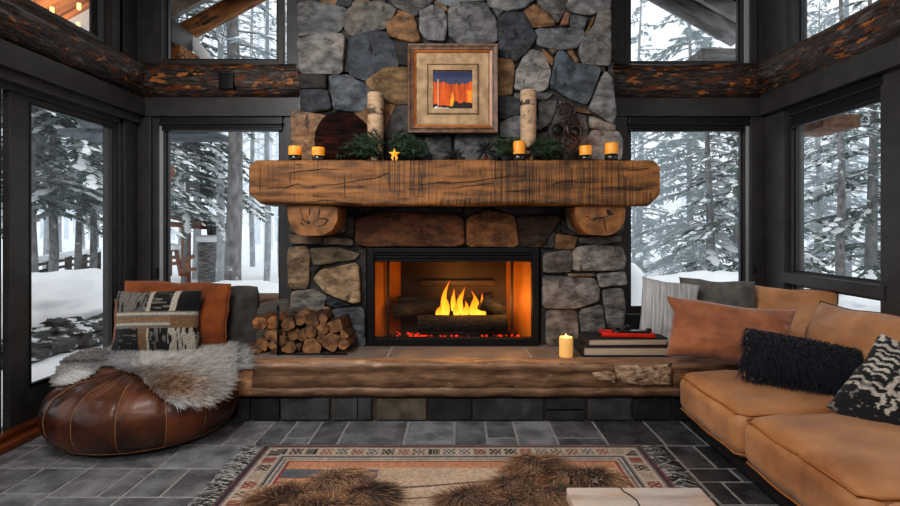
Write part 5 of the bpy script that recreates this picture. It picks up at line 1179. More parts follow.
for k2, w in enumerate((6, 5)):
    pts = np.array([kp(565+s*w, 119+k2*3.5-abs(s)*0+(s*s)*1.5)+[0, -.05, 0] for s in np.linspace(-1, 1, 9)]); v, f = tube(pts, .004, 6); mb.add(v, f)
for (px, py) in ((560, 111), (565, 108), (570, 111)):
    c = kp(px, py)+[0, -.035, 0]; v, f = rbox(.022, .02, .026, .009, 5); mb.add(xf(v, c), f)
for k2 in range(4):
    pts = np.array([kp(567+s*(8-k2*1.2), 141+k2*4)+[0, -.035+.012*abs(s), 0] for s in np.linspace(-1, 1, 7)]); v, f = tube(pts, .0045, 6); mb.add(v, f)
v, f = tube([kp(565, 122)+[0, -.05, 0], kp(565.5, 131)+[0, -.066, 0], kp(566, 139)+[0, -.062, 0]], [.008, .013, .009], 8); mb.add(v, f)
mb.build('carved_ridges', MT['mask_edge'], t)
for (px, py, rr) in ((556.5, 131, 5.4), (573.5, 133, 4.6)):
    mb = MB(); c = kp(px, py)+[0, -.047, 0]; v, f = lathe([(.001, -.006), (rr*Yk/F, -.004), (rr*Yk/F, .004), (.001, .002)], 20); mb.add(xf(v, c, (PI/2, 0, 0)), f)
    eo = mb.build('eye', MT['black'], t)
    if px > 570: mb = MB(); v, f = rbox(.02, .012, .02, .006, 6); mb.add(xf(v, c+[0, -.006, 0]), f); mb.build('pupil', MT['mask_edge'], eo)
mb = MB()
for px0, s in ((559, -1), (571, 1)):
    pts = [kp(px0, 110), kp(px0+s*2, 104), kp(px0+s*1, 99)]; v, f = tube(pts, [.02, .013, .003], 8); mb.add(v, f)
mb.build('horns', MT['mask'], t)
# ---------------------------------------------- framed picture
Yp = 3.965; A0 = P(407.5, 133, Yp); A1 = P(498, 43.5, Yp); cx, cz = (A0[0]+A1[0])/2, (A0[2]+A1[2])/2; hw, hh = (A1[0]-A0[0])/2, (A1[2]-A0[2])/2
t = thing('framed_picture', (cx, Yp, A0[2]), 'square wooden framed picture of orange flames under a dark blue sky above the mantel', 'picture')
def ring(prof, hw_, hh_):
    """mitred frame: prof = [(inset, y)]"""
    V = []
    for (i, y) in prof:
        for sx, sz in ((-1, -1), (1, -1), (1, 1), (-1, 1)): V.append((cx+sx*(hw_-i), y, cz+sz*(hh_-i)))
    return np.array(V), gridf(4, len(prof), wrapu=True)
s_ = Yp/F
def radd(nm, prof, m):
    mb = MB(); v, f = ring(prof, hw, hh); mb.add(v, f, smooth=False); mb.build(nm, MT[m], t)
radd('outer_moulding', [(0, Yp+.06), (0, Yp), (.004, Yp-.008), (2.2*s_, Yp-.006), (2.6*s_, Yp), (4.2*s_, Yp+.004), (4.6*s_, Yp-.006), (6*s_, Yp-.004), (6.2*s_, Yp+.02)], 'frame_outer')
radd('gilt_slip', [(6*s_, Yp+.02), (6*s_, Yp+.004), (8.2*s_, Yp+.010), (8.4*s_, Yp+.03)], 'frame_gilt')
radd('linen_mat', [(8.2*s_, Yp+.022), (10*s_, Yp+.016), (19*s_, Yp+.026), (21*s_, Yp+.02), (25.4*s_, Yp+.026), (25.6*s_, Yp+.04)], 'linen')
mb = MB()
for k in range(4):
    for u in np.linspace(-1, 1, 30):
        i = 20*s_; sx, sz = [(u, -1), (1, u), (u, 1), (-1, u)][k]
        v, f = rbox(.011, .012, .011, .004, 3); mb.add(xf(v, (cx+sx*(hw-i), Yp+.02, cz+sz*(hh-i))), f)
mb.build('beaded_fillet', MT['linen_dark'], t)
# painting: dark blue sky over a wall of orange flame, dark and white foreground
n, m = 90, 80; x0, x1, z0, z1 = P(432, 0, Yp)[0], P(474, 0, Yp)[0], P(0, 108.3, Yp)[2], P(0, 70.5, Yp)[2]
U, V_ = np.meshgrid(np.linspace(0, 1, n), np.linspace(0, 1, m)); q = np.c_[U.ravel(), V_.ravel(), 0*U.ravel()]
n1 = fbm(q*[22, 2.5, 1], 1, 3, 5); n2 = fbm(q*[9, 9, 1], 1, 3, 8); u, v_ = U.ravel(), V_.ravel()
C = np.tile(np.array(srgb(34, 48, 84)), (n*m, 1))*(1+.35*n2[:, None]); C[v_ < .86] = np.array(srgb(60, 66, 92))*(1+.3*n2[v_ < .86][:, None])
top = .70+.05*n1+.06*np.sin(u*7+.5)*.5; fl = v_ < top
oc = np.array(srgb(158, 54, 10)); yc = np.array(srgb(224, 98, 20)); w = (.5+.9*n1+.25*(1-v_)).clip(0, 1)[:, None]; C[fl] = (oc*(1-w)+yc*w)[fl]
hot = fl & (v_ < .45) & (np.abs(u-.5-.05*n1) < .07*(1-v_/.5)); C[hot] = srgb(255, 170, 40)
hot = fl & (v_ < .5) & (np.abs(u-.9) < .05); C[hot] = srgb(250, 150, 40)
dk = v_ < (.13+.10*n2+.05*(u > .5)); C[dk] = srgb(30, 22, 20)
wh = (v_ < .05+.05*n2) & (u < .4); C[wh] = srgb(214, 204, 196)
pk = (np.abs(u-.14) < .012) & (v_ > .1) & (v_ < .8); C[pk] = srgb(236, 180, 130)
mb = MB(); X = x0+(x1-x0)*U; Z = z0+(z1-z0)*V_; mb.add(np.stack([X, 0*X+Yp+.034, Z], -1).reshape(-1, 3), gridf(n, m), col=C.clip(0, 1)); mb.build('painting', MT['vcol'], t)
mb = MB(); v, f = box(cx-hw+.01, cx+hw-.01, Yp+.045, Yp+.07, cz-hh+.01, cz+hh-.01, .003); mb.add(v, f); mb.build('backing', MT['frame_outer'], t)
# ================================================================== hearth things
# split firewood stacked on the hearth (end on)
WOOD = [(78, 325, 28), (125, 325, 24), (85, 410, 28), (62, 443, 25), (130, 370, 25), (126, 412, 21), (137, 443, 22), (185, 325, 29), (237, 310, 25), (176, 356, 21), (212, 370, 30), (242, 372, 22), (273, 355, 25), (281, 318, 27), (320, 310, 22), (320, 347, 25), (190, 420, 30), (368, 333, 34), (402, 366, 24), (360, 402, 38), (280, 418, 40), (318, 385, 21), (160, 393, 20), (110, 372, 20), (228, 413, 20), (402, 406, 22)]
WL = ['small pale log on the far left shoulder of the woodpile', 'round log at the top left of the woodpile beside the iron post', 'log low on the left side of the woodpile', 'lowest leftmost log of the woodpile', 'log left of the iron post at mid height', 'small log touching the iron post near the bottom', 'bottom log behind the iron post', 'wide log on top, first right of the iron post', 'dark barked log on the top row of the woodpile', 'small log under the wide top log',
      'tall split wedge in the middle left of the woodpile', 'narrow split wedge in the middle of the woodpile', 'round log in the centre of the woodpile', 'log on the top row, centre right of the woodpile', 'short log at the crown of the woodpile', 'square split log below the crown of the woodpile', 'split log at the bottom right of the iron post', 'large split log at the upper right of the woodpile', 'log on the right shoulder of the woodpile', 'largest rounded log at the lower right of the woodpile',
      'broad split log in front at the bottom centre of the woodpile', 'small split filler log right of centre in the woodpile', 'small log right of the iron post at mid height', 'small log at the left middle edge of the woodpile', 'small filler log low in the woodpile', 'bark covered log at the lower right edge of the woodpile']
for i, (zx, zy, r0) in enumerate(WOOD):
    r = random.Random(60+i); px, py = 240+zx*.257, 240+zy*.257; y0 = 3.82+r.uniform(-.02, .02); c = P(px, py, y0); R = r0*.257*y0/F
    k = r.choice((3, 4, 4, 5, 6)); ph = r.uniform(0, 6); poly = []
    for j in range(k):
        a = ph+2*PI*(j+r.uniform(-.18, .18))/k; poly.append((R*1.2*math.cos(a)*r.uniform(.85, 1.05), R*1.2*math.sin(a)*r.uniform(.85, 1.05)))
    poly = np.array(poly)
    for _ in range(2):
        nx = np.roll(poly, -1, 0); poly = np.stack([poly*.89+nx*.11, poly*.11+nx*.89], 1).reshape(-1, 2)
    n = len(poly); L = .24; dxl = r.uniform(-.03, .03); V = []; ys = np.linspace(0, L, 8)
    V.append(np.c_[poly[:, 0]*.92, np.full(n, -.004), poly[:, 1]*.92])
    for y in ys: V.append(np.c_[poly[:, 0]+dxl*y/L, np.full(n, y+.004), poly[:, 1]])
    V = np.concatenate(V); V += .004*np.stack([fbm(V, 25, 2, i), 0*V[:, 0], fbm(V, 25, 2, i+50)], -1); V = V+c; V[:, 2] = np.maximum(V[:, 2], HZ+.002)
    mb = MB(); tcv = V+[r.uniform(0, 9), r.uniform(0, 9), r.uniform(0, 9)]; cc = np.array([1.0, .95, .90])*r.uniform(.55, 1.05)
    if i in (0, 1): cc = cc*np.array([1.15, 1.0, .75])
    mb.add(V, gridf(n, 9, wrapu=True), tc=tcv, mat=(1 if r.random() < .6 else 0), col=cc)
    cap = np.r_[V[:n], [V[:n].mean(0)-[0, .003, 0]]]; mb.add(cap, [(j, n, (j+1) % n) for j in range(n)], tc=np.r_[tcv[:n], [tcv[:n].mean(0)]], mat=0, col=cc, smooth=False)
    tag(mb.build('firewood_log', [MT['firewood'], MT['firebark']]), WL[i], 'firewood', 'split firewood on the hearth')
t = thing('log_rack', P(278, 357, 3.79), 'thin black iron post of the log rack standing in front of the woodpile', 'log rack')
mb = MB(); c = P(278, 358, 3.775); c[2] = HZ; top = P(278, 309, 3.775); v, f = tube([c+[0, 0, .002], (c+top)/2, top], .010, 8); mb.add(v, f); mb.build('upright', MT['black'], t)
mb = MB(); v, f = tube([c+[0, 0, .008], c+[0, .3, .008]], .008, 6); mb.add(v, f); v, f = tube([c+[.0, .005, .008], c+[.52, .005, .008]], .006, 6); mb.add(v, f); mb.build('foot', MT['black'], t)
v, f = rbox(.02, .02, .04, .008, 5); mb = MB(); mb.add(xf(v, top+[0, 0, .01]), f); mb.build('finial', MT['black'], t)
# ivory candle on the hearth
c = P(566, 356, 3.72); c[2] = HZ+.003; t = thing('candle', c, 'ivory pillar candle glowing on the hearth beside the stacked books', 'candle'); r0 = .050; h = .148
mb = MB(); v, f = lathe([(r0*.95, 0), (r0, .006), (r0*1.0, h*.7), (r0*.98, h*.95), (r0*.9, h), (r0*.8, h-.006)], 28, c); mb.add(v, f); mb.build('wax', MT['wax_ivory'], t)
mb = MB(); v, f = lathe([(r0*.86, h-.008), (r0*.5, h-.011), (.001, h-.012)], 28, c); mb.add(v, f); mb.build('wax_pool', MT['wax_top'], t)
mb = MB(); v, f = lathe([(.001, h-.012), (.006, h-.004), (.007, h+.004), (.001, h+.022)], 10, c); mb.add(v, f); mb.build('flame', MT['wick_flame'], t)
plight(c+[0, -.0, h+.05], .9, (1, .55, .2), .03, 'candle_light')
# two books and the red case on top
def book(px0, px1, pyb, pyt, y, dep, rz, lab, th=None):
    a = P(px0, pyb, y); b = P(px1, pyt, y); z0, z1 = a[2], b[2]; w = b[0]-a[0]; cc = np.array([(a[0]+b[0])/2, y+dep/2, 0])
    t = thing('book', (cc[0], cc[1], z0), lab, 'book', 'books on the hearth'); R = lambda v: xf(v, (cc[0], cc[1], 0), (0, 0, rz))
    mb = MB()
    for (zz0, zz1) in ((z0, z0+.009), (z1-.009, z1)):
        v, f = box(-w/2, w/2, -dep/2, dep/2, zz0, zz1, .002); mb.add(R(v), f)
    v, f = box(-w/2-.004, -w/2+.008, -dep/2, dep/2, z0, z1, .004); mb.add(R(v), f); mb.build('cover', MT['book'], t)
    mb = MB(); v, f = box(-w/2+.006, w/2-.008, -dep/2+.008, dep/2-.008, z0+.009, z1-.009, .002); mb.add(R(v), f); mb.build('pages', MT['paper'], t); return z1
z = HZ+.003
def pyz(z, y): return CY+(H-z)*F/y
yb_ = 3.72
z1 = book(583, 669, pyz(z, yb_), pyz(z+.075, yb_), yb_, .27, 0, 'thick black book at the bottom of the stack on the hearth')
z2 = book(587, 668, pyz(z1+.001, yb_), pyz(z1+.062, yb_), yb_+.01, .25, .03, 'black book with pale pages lying on top of the thicker book')
t = thing('red_case', (P(630, 0, 3.83)[0], 3.83, z2), 'flat bright red tray with black fittings on top of the books', 'tray')
mb = MB(); R = lambda v: xf(v, (P(626, 0, 3.83)[0], 3.82, z2), (0, 0, -.10))
v, f = box(-.19, .19, -.075, -.045, .002, .032, .005); mb.add(R(v), f); v, f = box(-.19, .19, .05, .075, .002, .032, .005); mb.add(R(v), f); v, f = box(-.19, -.165, -.07, .07, .002, .038, .005); mb.add(R(v), f); v, f = box(.165, .19, -.07, .07, .002, .036, .005); mb.add(R(v), f); v, f = box(-.18, .18, -.06, .06, .002, .010, .002); mb.add(R(v), f); mb.build('tray', MT['red'], t)
mb = MB(); v, f = rbox(.27, .085, .026, .008, 6); mb.add(R(xf(v, (.03, -.015, .034))), f); v, f = rbox(.045, .04, .05, .014, 6); mb.add(R(xf(v, (.0, 0, .058))), f)
v, f = rbox(.04, .035, .028, .01, 6); mb.add(R(xf(v, (.16, -.02, .05))), f); v, f = rbox(.05, .03, .02, .008, 6); mb.add(R(xf(v, (-.07, .0, .05))), f); v, f = tube(R(np.array([(-.04, .02, .06), (-.01, .03, .078), (.04, .02, .06)])), .006, 6); mb.add(v, f); mb.build('black_fittings', MT['blackgloss'], t)

# ================================================================== pillows
def add_pillow(name, c, w, h, t, rot, m, lab, cat='pillow', seed=0, piping=None, colfn=None, pinch=.07, wr=.012, group=None, spin=0.0, n=44):
    v, f, tc = pillow(w, h, t, n, pinch, seed, wr, spin)
    W = xf(v, c, rot); base = np.array([c[0], c[1], W[:, 2].min()])
    o = thing(name, base, lab, cat, group)
    col = colfn(tc, w, h) if colfn else None
    mb = MB(); mb.add(W, f, tc=tc, col=col); mb.build('cover', MT[m], o)
    if piping:
        bi = [i for i in range(n)]+[n*j+n-1 for j in range(1, n)]+[n*(n-1)+i for i in range(n-2, -1, -1)]+[n*j for j in range(n-2, 0, -1)]; v, f = tube(W[bi], .005, 6, closed=True); mb = MB(); mb.add(v, f); mb.build('piping', MT[piping], o)
    return o
SB = (PI/2, 0, 0)       # stand upright facing the room
def geo_left(tc, w, h):
    """black / cream / grey blocks in bands"""
    u = tc[:, 0]/w+.5; v = tc[:, 1]/h+.5; C = np.tile(np.array(srgb(168, 156, 142)), (len(u), 1))
    nz = fbm(np.c_[u*60, v*8, 0*u], 1, 2, 3); n2 = fbm(np.c_[u*9, v*50, 0*u], 1, 2, 7)
    blk = np.array(srgb(24, 23, 24)); cr = np.array(srgb(196, 184, 168)); gr = np.array(srgb(128, 120, 110)); tn = np.array(srgb(150, 116, 84))
    t = (v > .66); C[t] = blk; st = t & (u > .05) & (u < .42) & (nz > -.15); C[st] = gr; C[t & (u > .42) & (u < .47)] = cr; C[t & (u > .69) & (u < .76)] = cr
    C[t & (v > .68) & (v < .94) & (u > .47) & (u < .69) & (n2 > .35)] = gr
    b = (v > .40) & (v <= .66); C[b] = gr; C[b & (np.abs(v-.62) < .02)] = cr; C[b & (np.abs(v-.53) < .035) & (u < .75)] = tn; C[b & (np.abs(v-.46) < .018)] = cr; C[b & (u > .72) & (v < .58)] = tn*.8
    l = v <= .40; C[l] = blk; C[l & (u > .36) & (u < .46)] = tn*.8; C[l & (np.abs(u-.47) < .015)] = cr; C[l & (u > .70) & (nz > -.2)] = cr*.85; C[l & (u > .12) & (u < .34) & (n2 > .25)] = gr*.7
    C[l & (u > .5) & (u < .7) & (nz > .3)] = gr; e = (u < .02) | (u > .98) | (v < .02) | (v > .98); C[e] = gr
    return C*(1+.25*fbm(np.c_[u*80, v*80, 0*u], 1, 2, 11)[:, None])
def geo_right(tc, w, h):
    u = tc[:, 0]/w+.5; v = tc[:, 1]/h+.5; blk = np.array(srgb(26, 27, 30)); cr = np.array(srgb(196, 186, 172)); gr = np.array(srgb(120, 116, 112)); tn = np.array(srgb(160, 122, 84))
    C = np.tile(blk, (len(u), 1)); n1 = fbm(np.c_[u*26, v*26, 0*u], 1, 2, 5)
    C[n1 > .42] = gr
    ww = .012*np.sin(v*60)+.012*n1; u0, v0 = u, v; u = u+ww; v = v+.012*np.sin(u0*60)+.012*n1
    for (a, b) in ((.32, .36), (.40, .43), (.82, .86)): C[(v > a) & (v < b) & (n1 > -.35)] = cr*.9
    for (a, b) in ((.27, .31), (.35, .38), (.71, .75)): C[(u > a) & (u < b) & (v > .2) & (n1 > -.35)] = cr*.9
    bl = (u > .42) & (u < .68) & (v > .5) & (v < .76); C[bl] = cr; C[bl & ((np.sin(u*120) > .1) & (np.sin(v*110) > -.1))] = blk
    bl = (u > .78) & (v > .08) & (v < .28); C[bl] = tn; C[(v > .9) & (np.sin(u*70) > 0)] = cr
    bl = (u > .05) & (u < .22) & (v > .5) & (v < .78); C[bl & (np.sin(v*90) > 0)] = cr
    return C*(1+.3*fbm(np.c_[u*70, v*70, 0*u], 1, 2, 11)[:, None])
def C_(px, py, y): return P(px, py, y)
add_pillow('throw_pillow', C_(226, 318, 4.42), .56, .53, .15, (PI/2-.14, 0, 0), 'greyfab', 'dark charcoal pillow standing behind the large orange pillow at the left window', seed=4, pinch=-.06, spin=.03)
add_pillow('throw_pillow', C_(268, 325, 4.44), .44, .42, .13, (PI/2-.16, -.09, 0), 'ribbed', 'ribbed grey pillow standing behind the woodpile', seed=5, pinch=.05, spin=.06)
add_pillow('throw_pillow', C_(143, 324, 4.20), .52, .42, .15, (PI/2-.12, 0, -.05), 'orange', 'small orange pillow mostly hidden behind the patterned one at the left window', seed=6)
add_pillow('throw_pillow', C_(174.5, 317, 4.24), .90, .60, .24, (PI/2-.16, .02, 0), 'orange', 'large burnt orange pillow standing at the left window behind the patterned pillow', seed=7, piping='orange', pinch=.02, wr=.022, spin=-.01)
add_pillow('throw_pillow', C_(158, 322, 4.05), .68, .52, .22, (PI/2-.22, .02, .04), 'woven', 'black and cream block patterned pillow leaning on the large orange pillow', seed=8, colfn=geo_left, pinch=.04, n=110, wr=.016, spin=.03)
# right group
add_pillow('throw_pillow', C_(669, 315, 3.98), .44, .56, .2, (PI/2-.30, .0, -.18), 'striped', 'pale grey striped linen pillow leaning at the foot of the right back window', seed=9, pinch=.06, spin=-.10, wr=.02)
add_pillow('throw_pillow', C_(719, 308, 4.10), .62, .48, .22, (PI/2-.25, .0, -.12), 'greygreen', 'taupe grey pillow standing behind the rust pillow', seed=10, pinch=.07, spin=-.03, wr=.016)
add_pillow('throw_pillow', C_(786, 318, 3.95), .66, .50, .22, (PI/2-.35, .0, -.95), 'sofa', 'camel pillow standing in the corner between the taupe and the sofa back', seed=11, piping='sofa_zip', pinch=.04)
add_pillow('throw_pillow', C_(729, 333, 3.48), .82, .44, .26, (PI/2-.42, .0, -.30), 'rust', 'rust orange velvet pillow at the far end of the sofa', seed=12, pinch=.12, wr=.034, spin=-.08)
add_pillow('throw_pillow', C_(920, 407, 2.46), .58, .52, .26, (PI/2-.55, .0, -.55), 'woven', 'black and cream woven patterned pillow with a corner tassel on the sofa', seed=13, colfn=geo_right, pinch=.05, n=110, wr=.016, spin=-.55)
# navy shaggy lumbar
w, h, tt = .62, .29, .20; c = C_(802, 366, 3.02)+np.array([0, 0, .02]); rot = (PI/2-.45, .14, -.42)
v, f, tc = pillow(w, h, tt, 44, .05, 14, .01); W = xf(v, c, rot); o = thing('shaggy_pillow', (c[0], c[1], W[:, 2].min()), 'long navy black shaggy fur pillow lying on the sofa', 'pillow')
mb = MB(); mb.add(W, f, tc=tc, col=np.array(srgb(16, 18, 26))); mb.build('cover', MT['vcol'], o)
r = np.random.default_rng(5); me = o.children[0].data
N0 = 11000; fi = r.integers(0, len(f), N0); pts = []; nrm = []
fa = [W[q[:4] if len(q) == 4 else list(q)+[q[-1]]] for q in f]; fa = np.array(fa); a = fa[fi]; uu = r.random((N0, 1)); vv = r.random((N0, 1))
pt = (a[:, 0]*(1-uu)+a[:, 1]*uu)*(1-vv)+(a[:, 3]*(1-uu)+a[:, 2]*uu)*vv; nn = np.cross(a[:, 2]-a[:, 0], a[:, 3]-a[:, 1]); nn /= np.linalg.norm(nn, axis=1, keepdims=True)+1e-9
k = r.random((N0, 1)); cr_ = np.array(srgb(7, 8, 13))*(1-k)+np.array(srgb(14, 18, 30))*k; ct = np.array(srgb(10, 14, 26))*(1-k)+np.array(srgb(30, 38, 62))*k
mb = MB(); fur(mb, pt, nn, .055, .0030, (0, -.2, -1), .7, .45, col=np.stack([cr_, ct], 1), r=r); mb.build('shaggy_fur', MT['fur'], o)
mb = MB(); e = pillow_edge(w, h, 30, .05); E = xf(e, c, rot)
for p in np.r_[E[58:88], E[88:116], E[2:26]][::1]:
    if r.random() < .5:
        v, f = rbox(.016, .016, .018, .006, 4); mb.add(xf(v, p+r.normal(size=3)*.006+[0, -.02, -.012]), f)
tag(mb.build('beaded_trim', MT['linen'], o), 'cream beaded edge trim')
# tassel on the patterned pillow
c0 = C_(869, 438, 2.50); t = [o for o in bpy.data.objects if o.get('label', '').startswith('black and cream woven patterned')][0]
mb = MB(); v, f = rbox(.06, .05, .05, .022, 7); mb.add(xf(v, c0), f); r = np.random.default_rng(2)
for i in range(50):
    d = np.array([r.normal()*.6, -.4+r.normal()*.4, -.6+r.normal()*.3]); v, f = tube([c0+d*.015, c0+d*.05], [.005, .002], 4); mb.add(v, f)
tag(mb.build('tassel', MT['greyfab'], t), 'charcoal corner tassel')

# ================================================================== sofa
so = thing('sofa', (2.15, 2.2, 0), 'long camel leather sofa with loose seat cushions along the right wall', 'sofa')
mb = MB(); v, f = box(1.60, 2.78, .30, 3.44, 0.02, .15, .02); mb.add(v, f); v, f = box(2.55, 2.80, .30, 3.44, .15, .62, .04); mb.add(v, f); v, f = box(1.60, 2.7, .3, 3.42, .10, .17, .02); mb.add(v, f); mb.build('base', MT['sofa_base'], so)
mb = MB(); v, f = rbox(1.15, .17, .26, .05, 10, .0); mb.add(xf(v, (2.2, .36, .5)), f); mb.build('arm', MT['sofa'], so)
for i, (y0, y1) in enumerate(((2.705, 3.50), (1.865, 2.70), (.45, 1.86))):
    v, f = rbox(1.16, y1-y0, .265, .085, 34, .06); x = v.copy(); v[:, 2] += (.014*fbm(x, 4, 3, i)+.010*np.abs(fbm(x*[.6, 2.2, 1], 5, 3, i+30)))*(x[:, 2] > 0); v[:, 1] += .012*fbm(x, 3, 2, i+4); v[:, 0] += .014*fbm(x, 5, 2, i+9)+.008*np.abs(fbm(x*[1, 3, 1], 5, 2, i+12))
    v[:, 2] -= .012*np.exp(-((v[:, 0]+.58)/.12)**2)*0
    mb = MB(); mb.add(v+np.array([2.10, (y0+y1)/2, .265]), f, tc=v+[i*3, 0, 0]); o = mb.build('seat_cushion', MT['sofa'], so)
    # piping along the upper and lower front/side edges
    for zz in (.112, -.112):
        hx, hy = .58-.016, (y1-y0)/2-.016
        pts = []
        for (ax, ay, bx, by) in ((-hx, -hy, hx, -hy), (hx, -hy, hx, hy), (hx, hy, -hx, hy), (-hx, hy, -hx, -hy)):
            for s in np.linspace(.05, .95, 14): pts.append((ax+(bx-ax)*s, ay+(by-ay)*s, zz+.006*math.sin(s*9+i)))
        pts = np.array(pts); pts[:, 1] += .010*fbm(pts, 3, 2, i+4); pts[:, 0] += .012*fbm(pts, 5, 2, i+9)
        v, f = tube(pts+np.array([2.10, (y0+y1)/2, .265]), .0060, 7, closed=True); mb = MB(); mb.add(v, f); mb.build('piping', MT['sofa_pipe'], o)
for i, (y0, y1) in enumerate(((2.42, 3.60), (1.25, 2.42), (.40, 1.24))):
    v, f, tc = pillow(y1-y0, .56, .34, 50, .025, 20+i, .016)
    W = xf(v, ((2.52), (y0+y1)/2, .61), (PI/2-.30, 0, -PI/2)); mb = MB(); mb.add(W, f, tc=tc+[i*3, 0, 0]); o = mb.build('back_cushion', MT['sofa'], so)
    e = pillow_edge(y1-y0, .56, 24, .025); n = 50; bi = [q for q in range(n)]+[n*j+n-1 for j in range(1, n)]+[n*(n-1)+q for q in range(n-2, -1, -1)]+[n*j for j in range(n-2, 0, -1)]; v, f = tube(W[bi], .006, 6, closed=True); mb = MB(); mb.add(v, f); mb.build('zip_piping', MT['sofa_zip'], o)

# ================================================================== leather pouf
PC = np.array([-2.145, 3.46]); PAX, PAY, PZ, PH = .600, .545, .205, .222
def pouf_R(z):       # relative radius at height
    s = np.clip(np.abs((z-PZ)/PH), 0, 1); return (1-s**3.4)**(1/2.8)
po = thing('leather_pouf', (PC[0], PC[1], 0), 'big round brown leather pouf with pale stitched seams on the slate floor', 'pouf')
n, m = 192, 44; th = np.linspace(0, 2*PI, n, endpoint=False); ph = np.linspace(-PI/2, PI/2, m)
TH, PHI = np.meshgrid(th, ph); s = np.sin(PHI); zz = PZ+PH*np.sign(s)*np.abs(s)**.9; rr = np.cos(PHI)**.44*np.where(PHI < 0, 1, 1)
seams = 14; groove = np.abs(np.sin(TH*seams/2)); puff = (1-.030*np.exp(-(groove/.16)**2))
q = np.stack([np.cos(TH)*2, np.sin(TH)*2, zz*5], -1).reshape(-1, 3); wk = fbm(q, 1.3, 4, 3).reshape(m, n)
topw = np.clip((zz-.22)/.18, 0, 1); wrk = np.abs(fbm(np.stack([TH*3.2, rr*3, 0*TH], -1).reshape(-1, 3), 1.5, 3, 6)).reshape(m, n)
R = rr*puff*(1+.018*wk); X = PC[0]+PAX*R*np.cos(TH); Y = PC[1]+PAY*R*np.sin(TH); Z = np.maximum(zz+.012*wk*topw-.03*wrk*topw, .002)
Z = np.where(zz < .02, np.maximum(Z, .002), Z)
V = np.stack([X, Y, Z], -1).reshape(-1, 3); panel = np.floor(TH*seams/(2*PI)).ravel()
mb = MB(); mb.add(V, gridf(n, m, wrapu=True), tc=V*[1, 1, 1]+np.c_[panel*3.1, panel*1.7, 0*panel]); mb.build('leather_cover', MT['leather'], po)
mb = MB()
for k in range(seams):
    a = 2*PI*k/seams; j = int(round(a/(2*PI)*n)) % n; sl = V.reshape(m, n, 3)[3:m-3, j]; c = np.array([PC[0], PC[1], PZ]); d = sl-c; d /= np.linalg.norm(d, axis=1, keepdims=True)
    for off in (0,):
        p = sl+d*.003
        v, f = tube(p, .0020, 5); mb.add(v, f)
a = np.linspace(0, 2*PI, 96, endpoint=False); zb_ = .045; rb = float(np.cos(np.arcsin(-abs((zb_-PZ)/PH)**(1/.9)))**.44)
mb2 = np.c_[PC[0]+PAX*(rb+.004)*np.cos(a), PC[1]+PAY*(rb+.004)*np.sin(a), np.full(96, zb_)]; v, f = tube(mb2, .0020, 5, closed=True); mb.add(v, f)
tag(mb.build('seam_stitching', MT['stitch'], po), 'pale tan stitched seams')
# ---------------------------------------------- fur throw over the pouf
def hit(px, py):
    d = np.array([(px-CX)/F, 1.0, (CY-py)/F]); o = np.array([0, 0, H]); lo = None
    for y in np.arange(2.7, 4.6, .004):
        p = o+d*y; inside = False
        e = math.hypot((p[0]-PC[0])/PAX, (p[1]-PC[1])/PAY)
        if 0 < p[2] < PZ+PH and e < float(pouf_R(p[2])): inside = True
        if p[0] > -1.60 and 3.56 < p[1] and p[2] < HZ: inside = True
        if p[1] > PC[1]+.05 and p[2] < .40: inside = True
        if p[2] < .30 and p[1] > 3.35: inside = True
        if inside: return p
    return o+d*4.2
THROW = [(52, 382), (55, 372), (62, 362), (76, 354), (92, 350), (112, 350), (130, 349), (150, 350), (170, 350), (190, 347), (212, 346), (232, 345), (246, 348), (254, 357), (255, 369), (246, 371), (238, 371), (233, 380), (226, 390), (216, 397), (206, 403), (192, 407), (178, 406), (166, 402), (155, 394), (146, 386), (139, 376), (126, 373), (114, 369), (101, 368), (97, 374), (88, 380), (76, 385), (64, 388), (54, 389)]
pl = np.array(THROW, float); r = np.random.default_rng(8)
def front_mesh(pl, stepx, stepy):
    x0, y0 = pl.min(0); x1, y1 = pl.max(0); pts = {}; X = np.arange(x0-1, x1+stepx+1, stepx); Y = np.arange(y0-1, y1+stepy+1, stepy)
    G = np.array([[(x, y) for x in X] for y in Y]); ins = poly_clip_inside(pl, G.reshape(-1, 2)).reshape(len(Y), len(X))
    return G, ins
G, ins = front_mesh(pl, 3.0, 1.5)
Hh = np.array([[hit(*G[j, i]) for i in range(G.shape[1])] for j in range(G.shape[0])])
for _ in range(3):     # relax
    Hh[1:-1, 1:-1] = (Hh[1:-1, 1:-1]*2+Hh[:-2, 1:-1]+Hh[2:, 1:-1]+Hh[1:-1, :-2]+Hh[1:-1, 2:])/6
nx_ = np.zeros_like(Hh); du = np.gradient(Hh, axis=1); dv = np.gradient(Hh, axis=0); nx_ = -np.cross(du, dv); nx_ /= np.linalg.norm(nx_, axis=2, keepdims=True)+1e-9
nx_[nx_[..., 2] < 0] *= -1
Vb = (Hh+nx_*.015).reshape(-1, 3); ny, nxn = ins.shape; fc = []
for j in range(ny-1):
    for i in range(nxn-1):
        if ins[j:j+2, i:i+2].sum() >= 3: a = j*nxn+i; fc.append((a, a+1, a+nxn+1, a+nxn))
used = sorted({q for f in fc for q in f}); mp_i = {q: i for i, q in enumerate(used)}
th_ = thing('fur_throw', (PC[0]+.1, PC[1], .41), 'grey and white fur throw draped over the leather pouf and hearth corner', 'throw')
mb = MB(); top = Vb[used]; fcs = [[mp_i[q] for q in f] for f in fc]; bot = top-nx_.reshape(-1, 3)[used]*.010; mb.add(np.r_[top, bot], fcs+[[q+len(top) for q in f[::-1]] for f in fcs]); mb.build('hide', MT['hide'], th_)
N0 = 26000; fi = r.integers(0, len(fc), N0); Q = np.array(fc)[fi]; uu = r.random((N0, 1)); vv = r.random((N0, 1)); B4 = Vb[Q]; Nn = nx_.reshape(-1, 3)[Q[:, 0]]
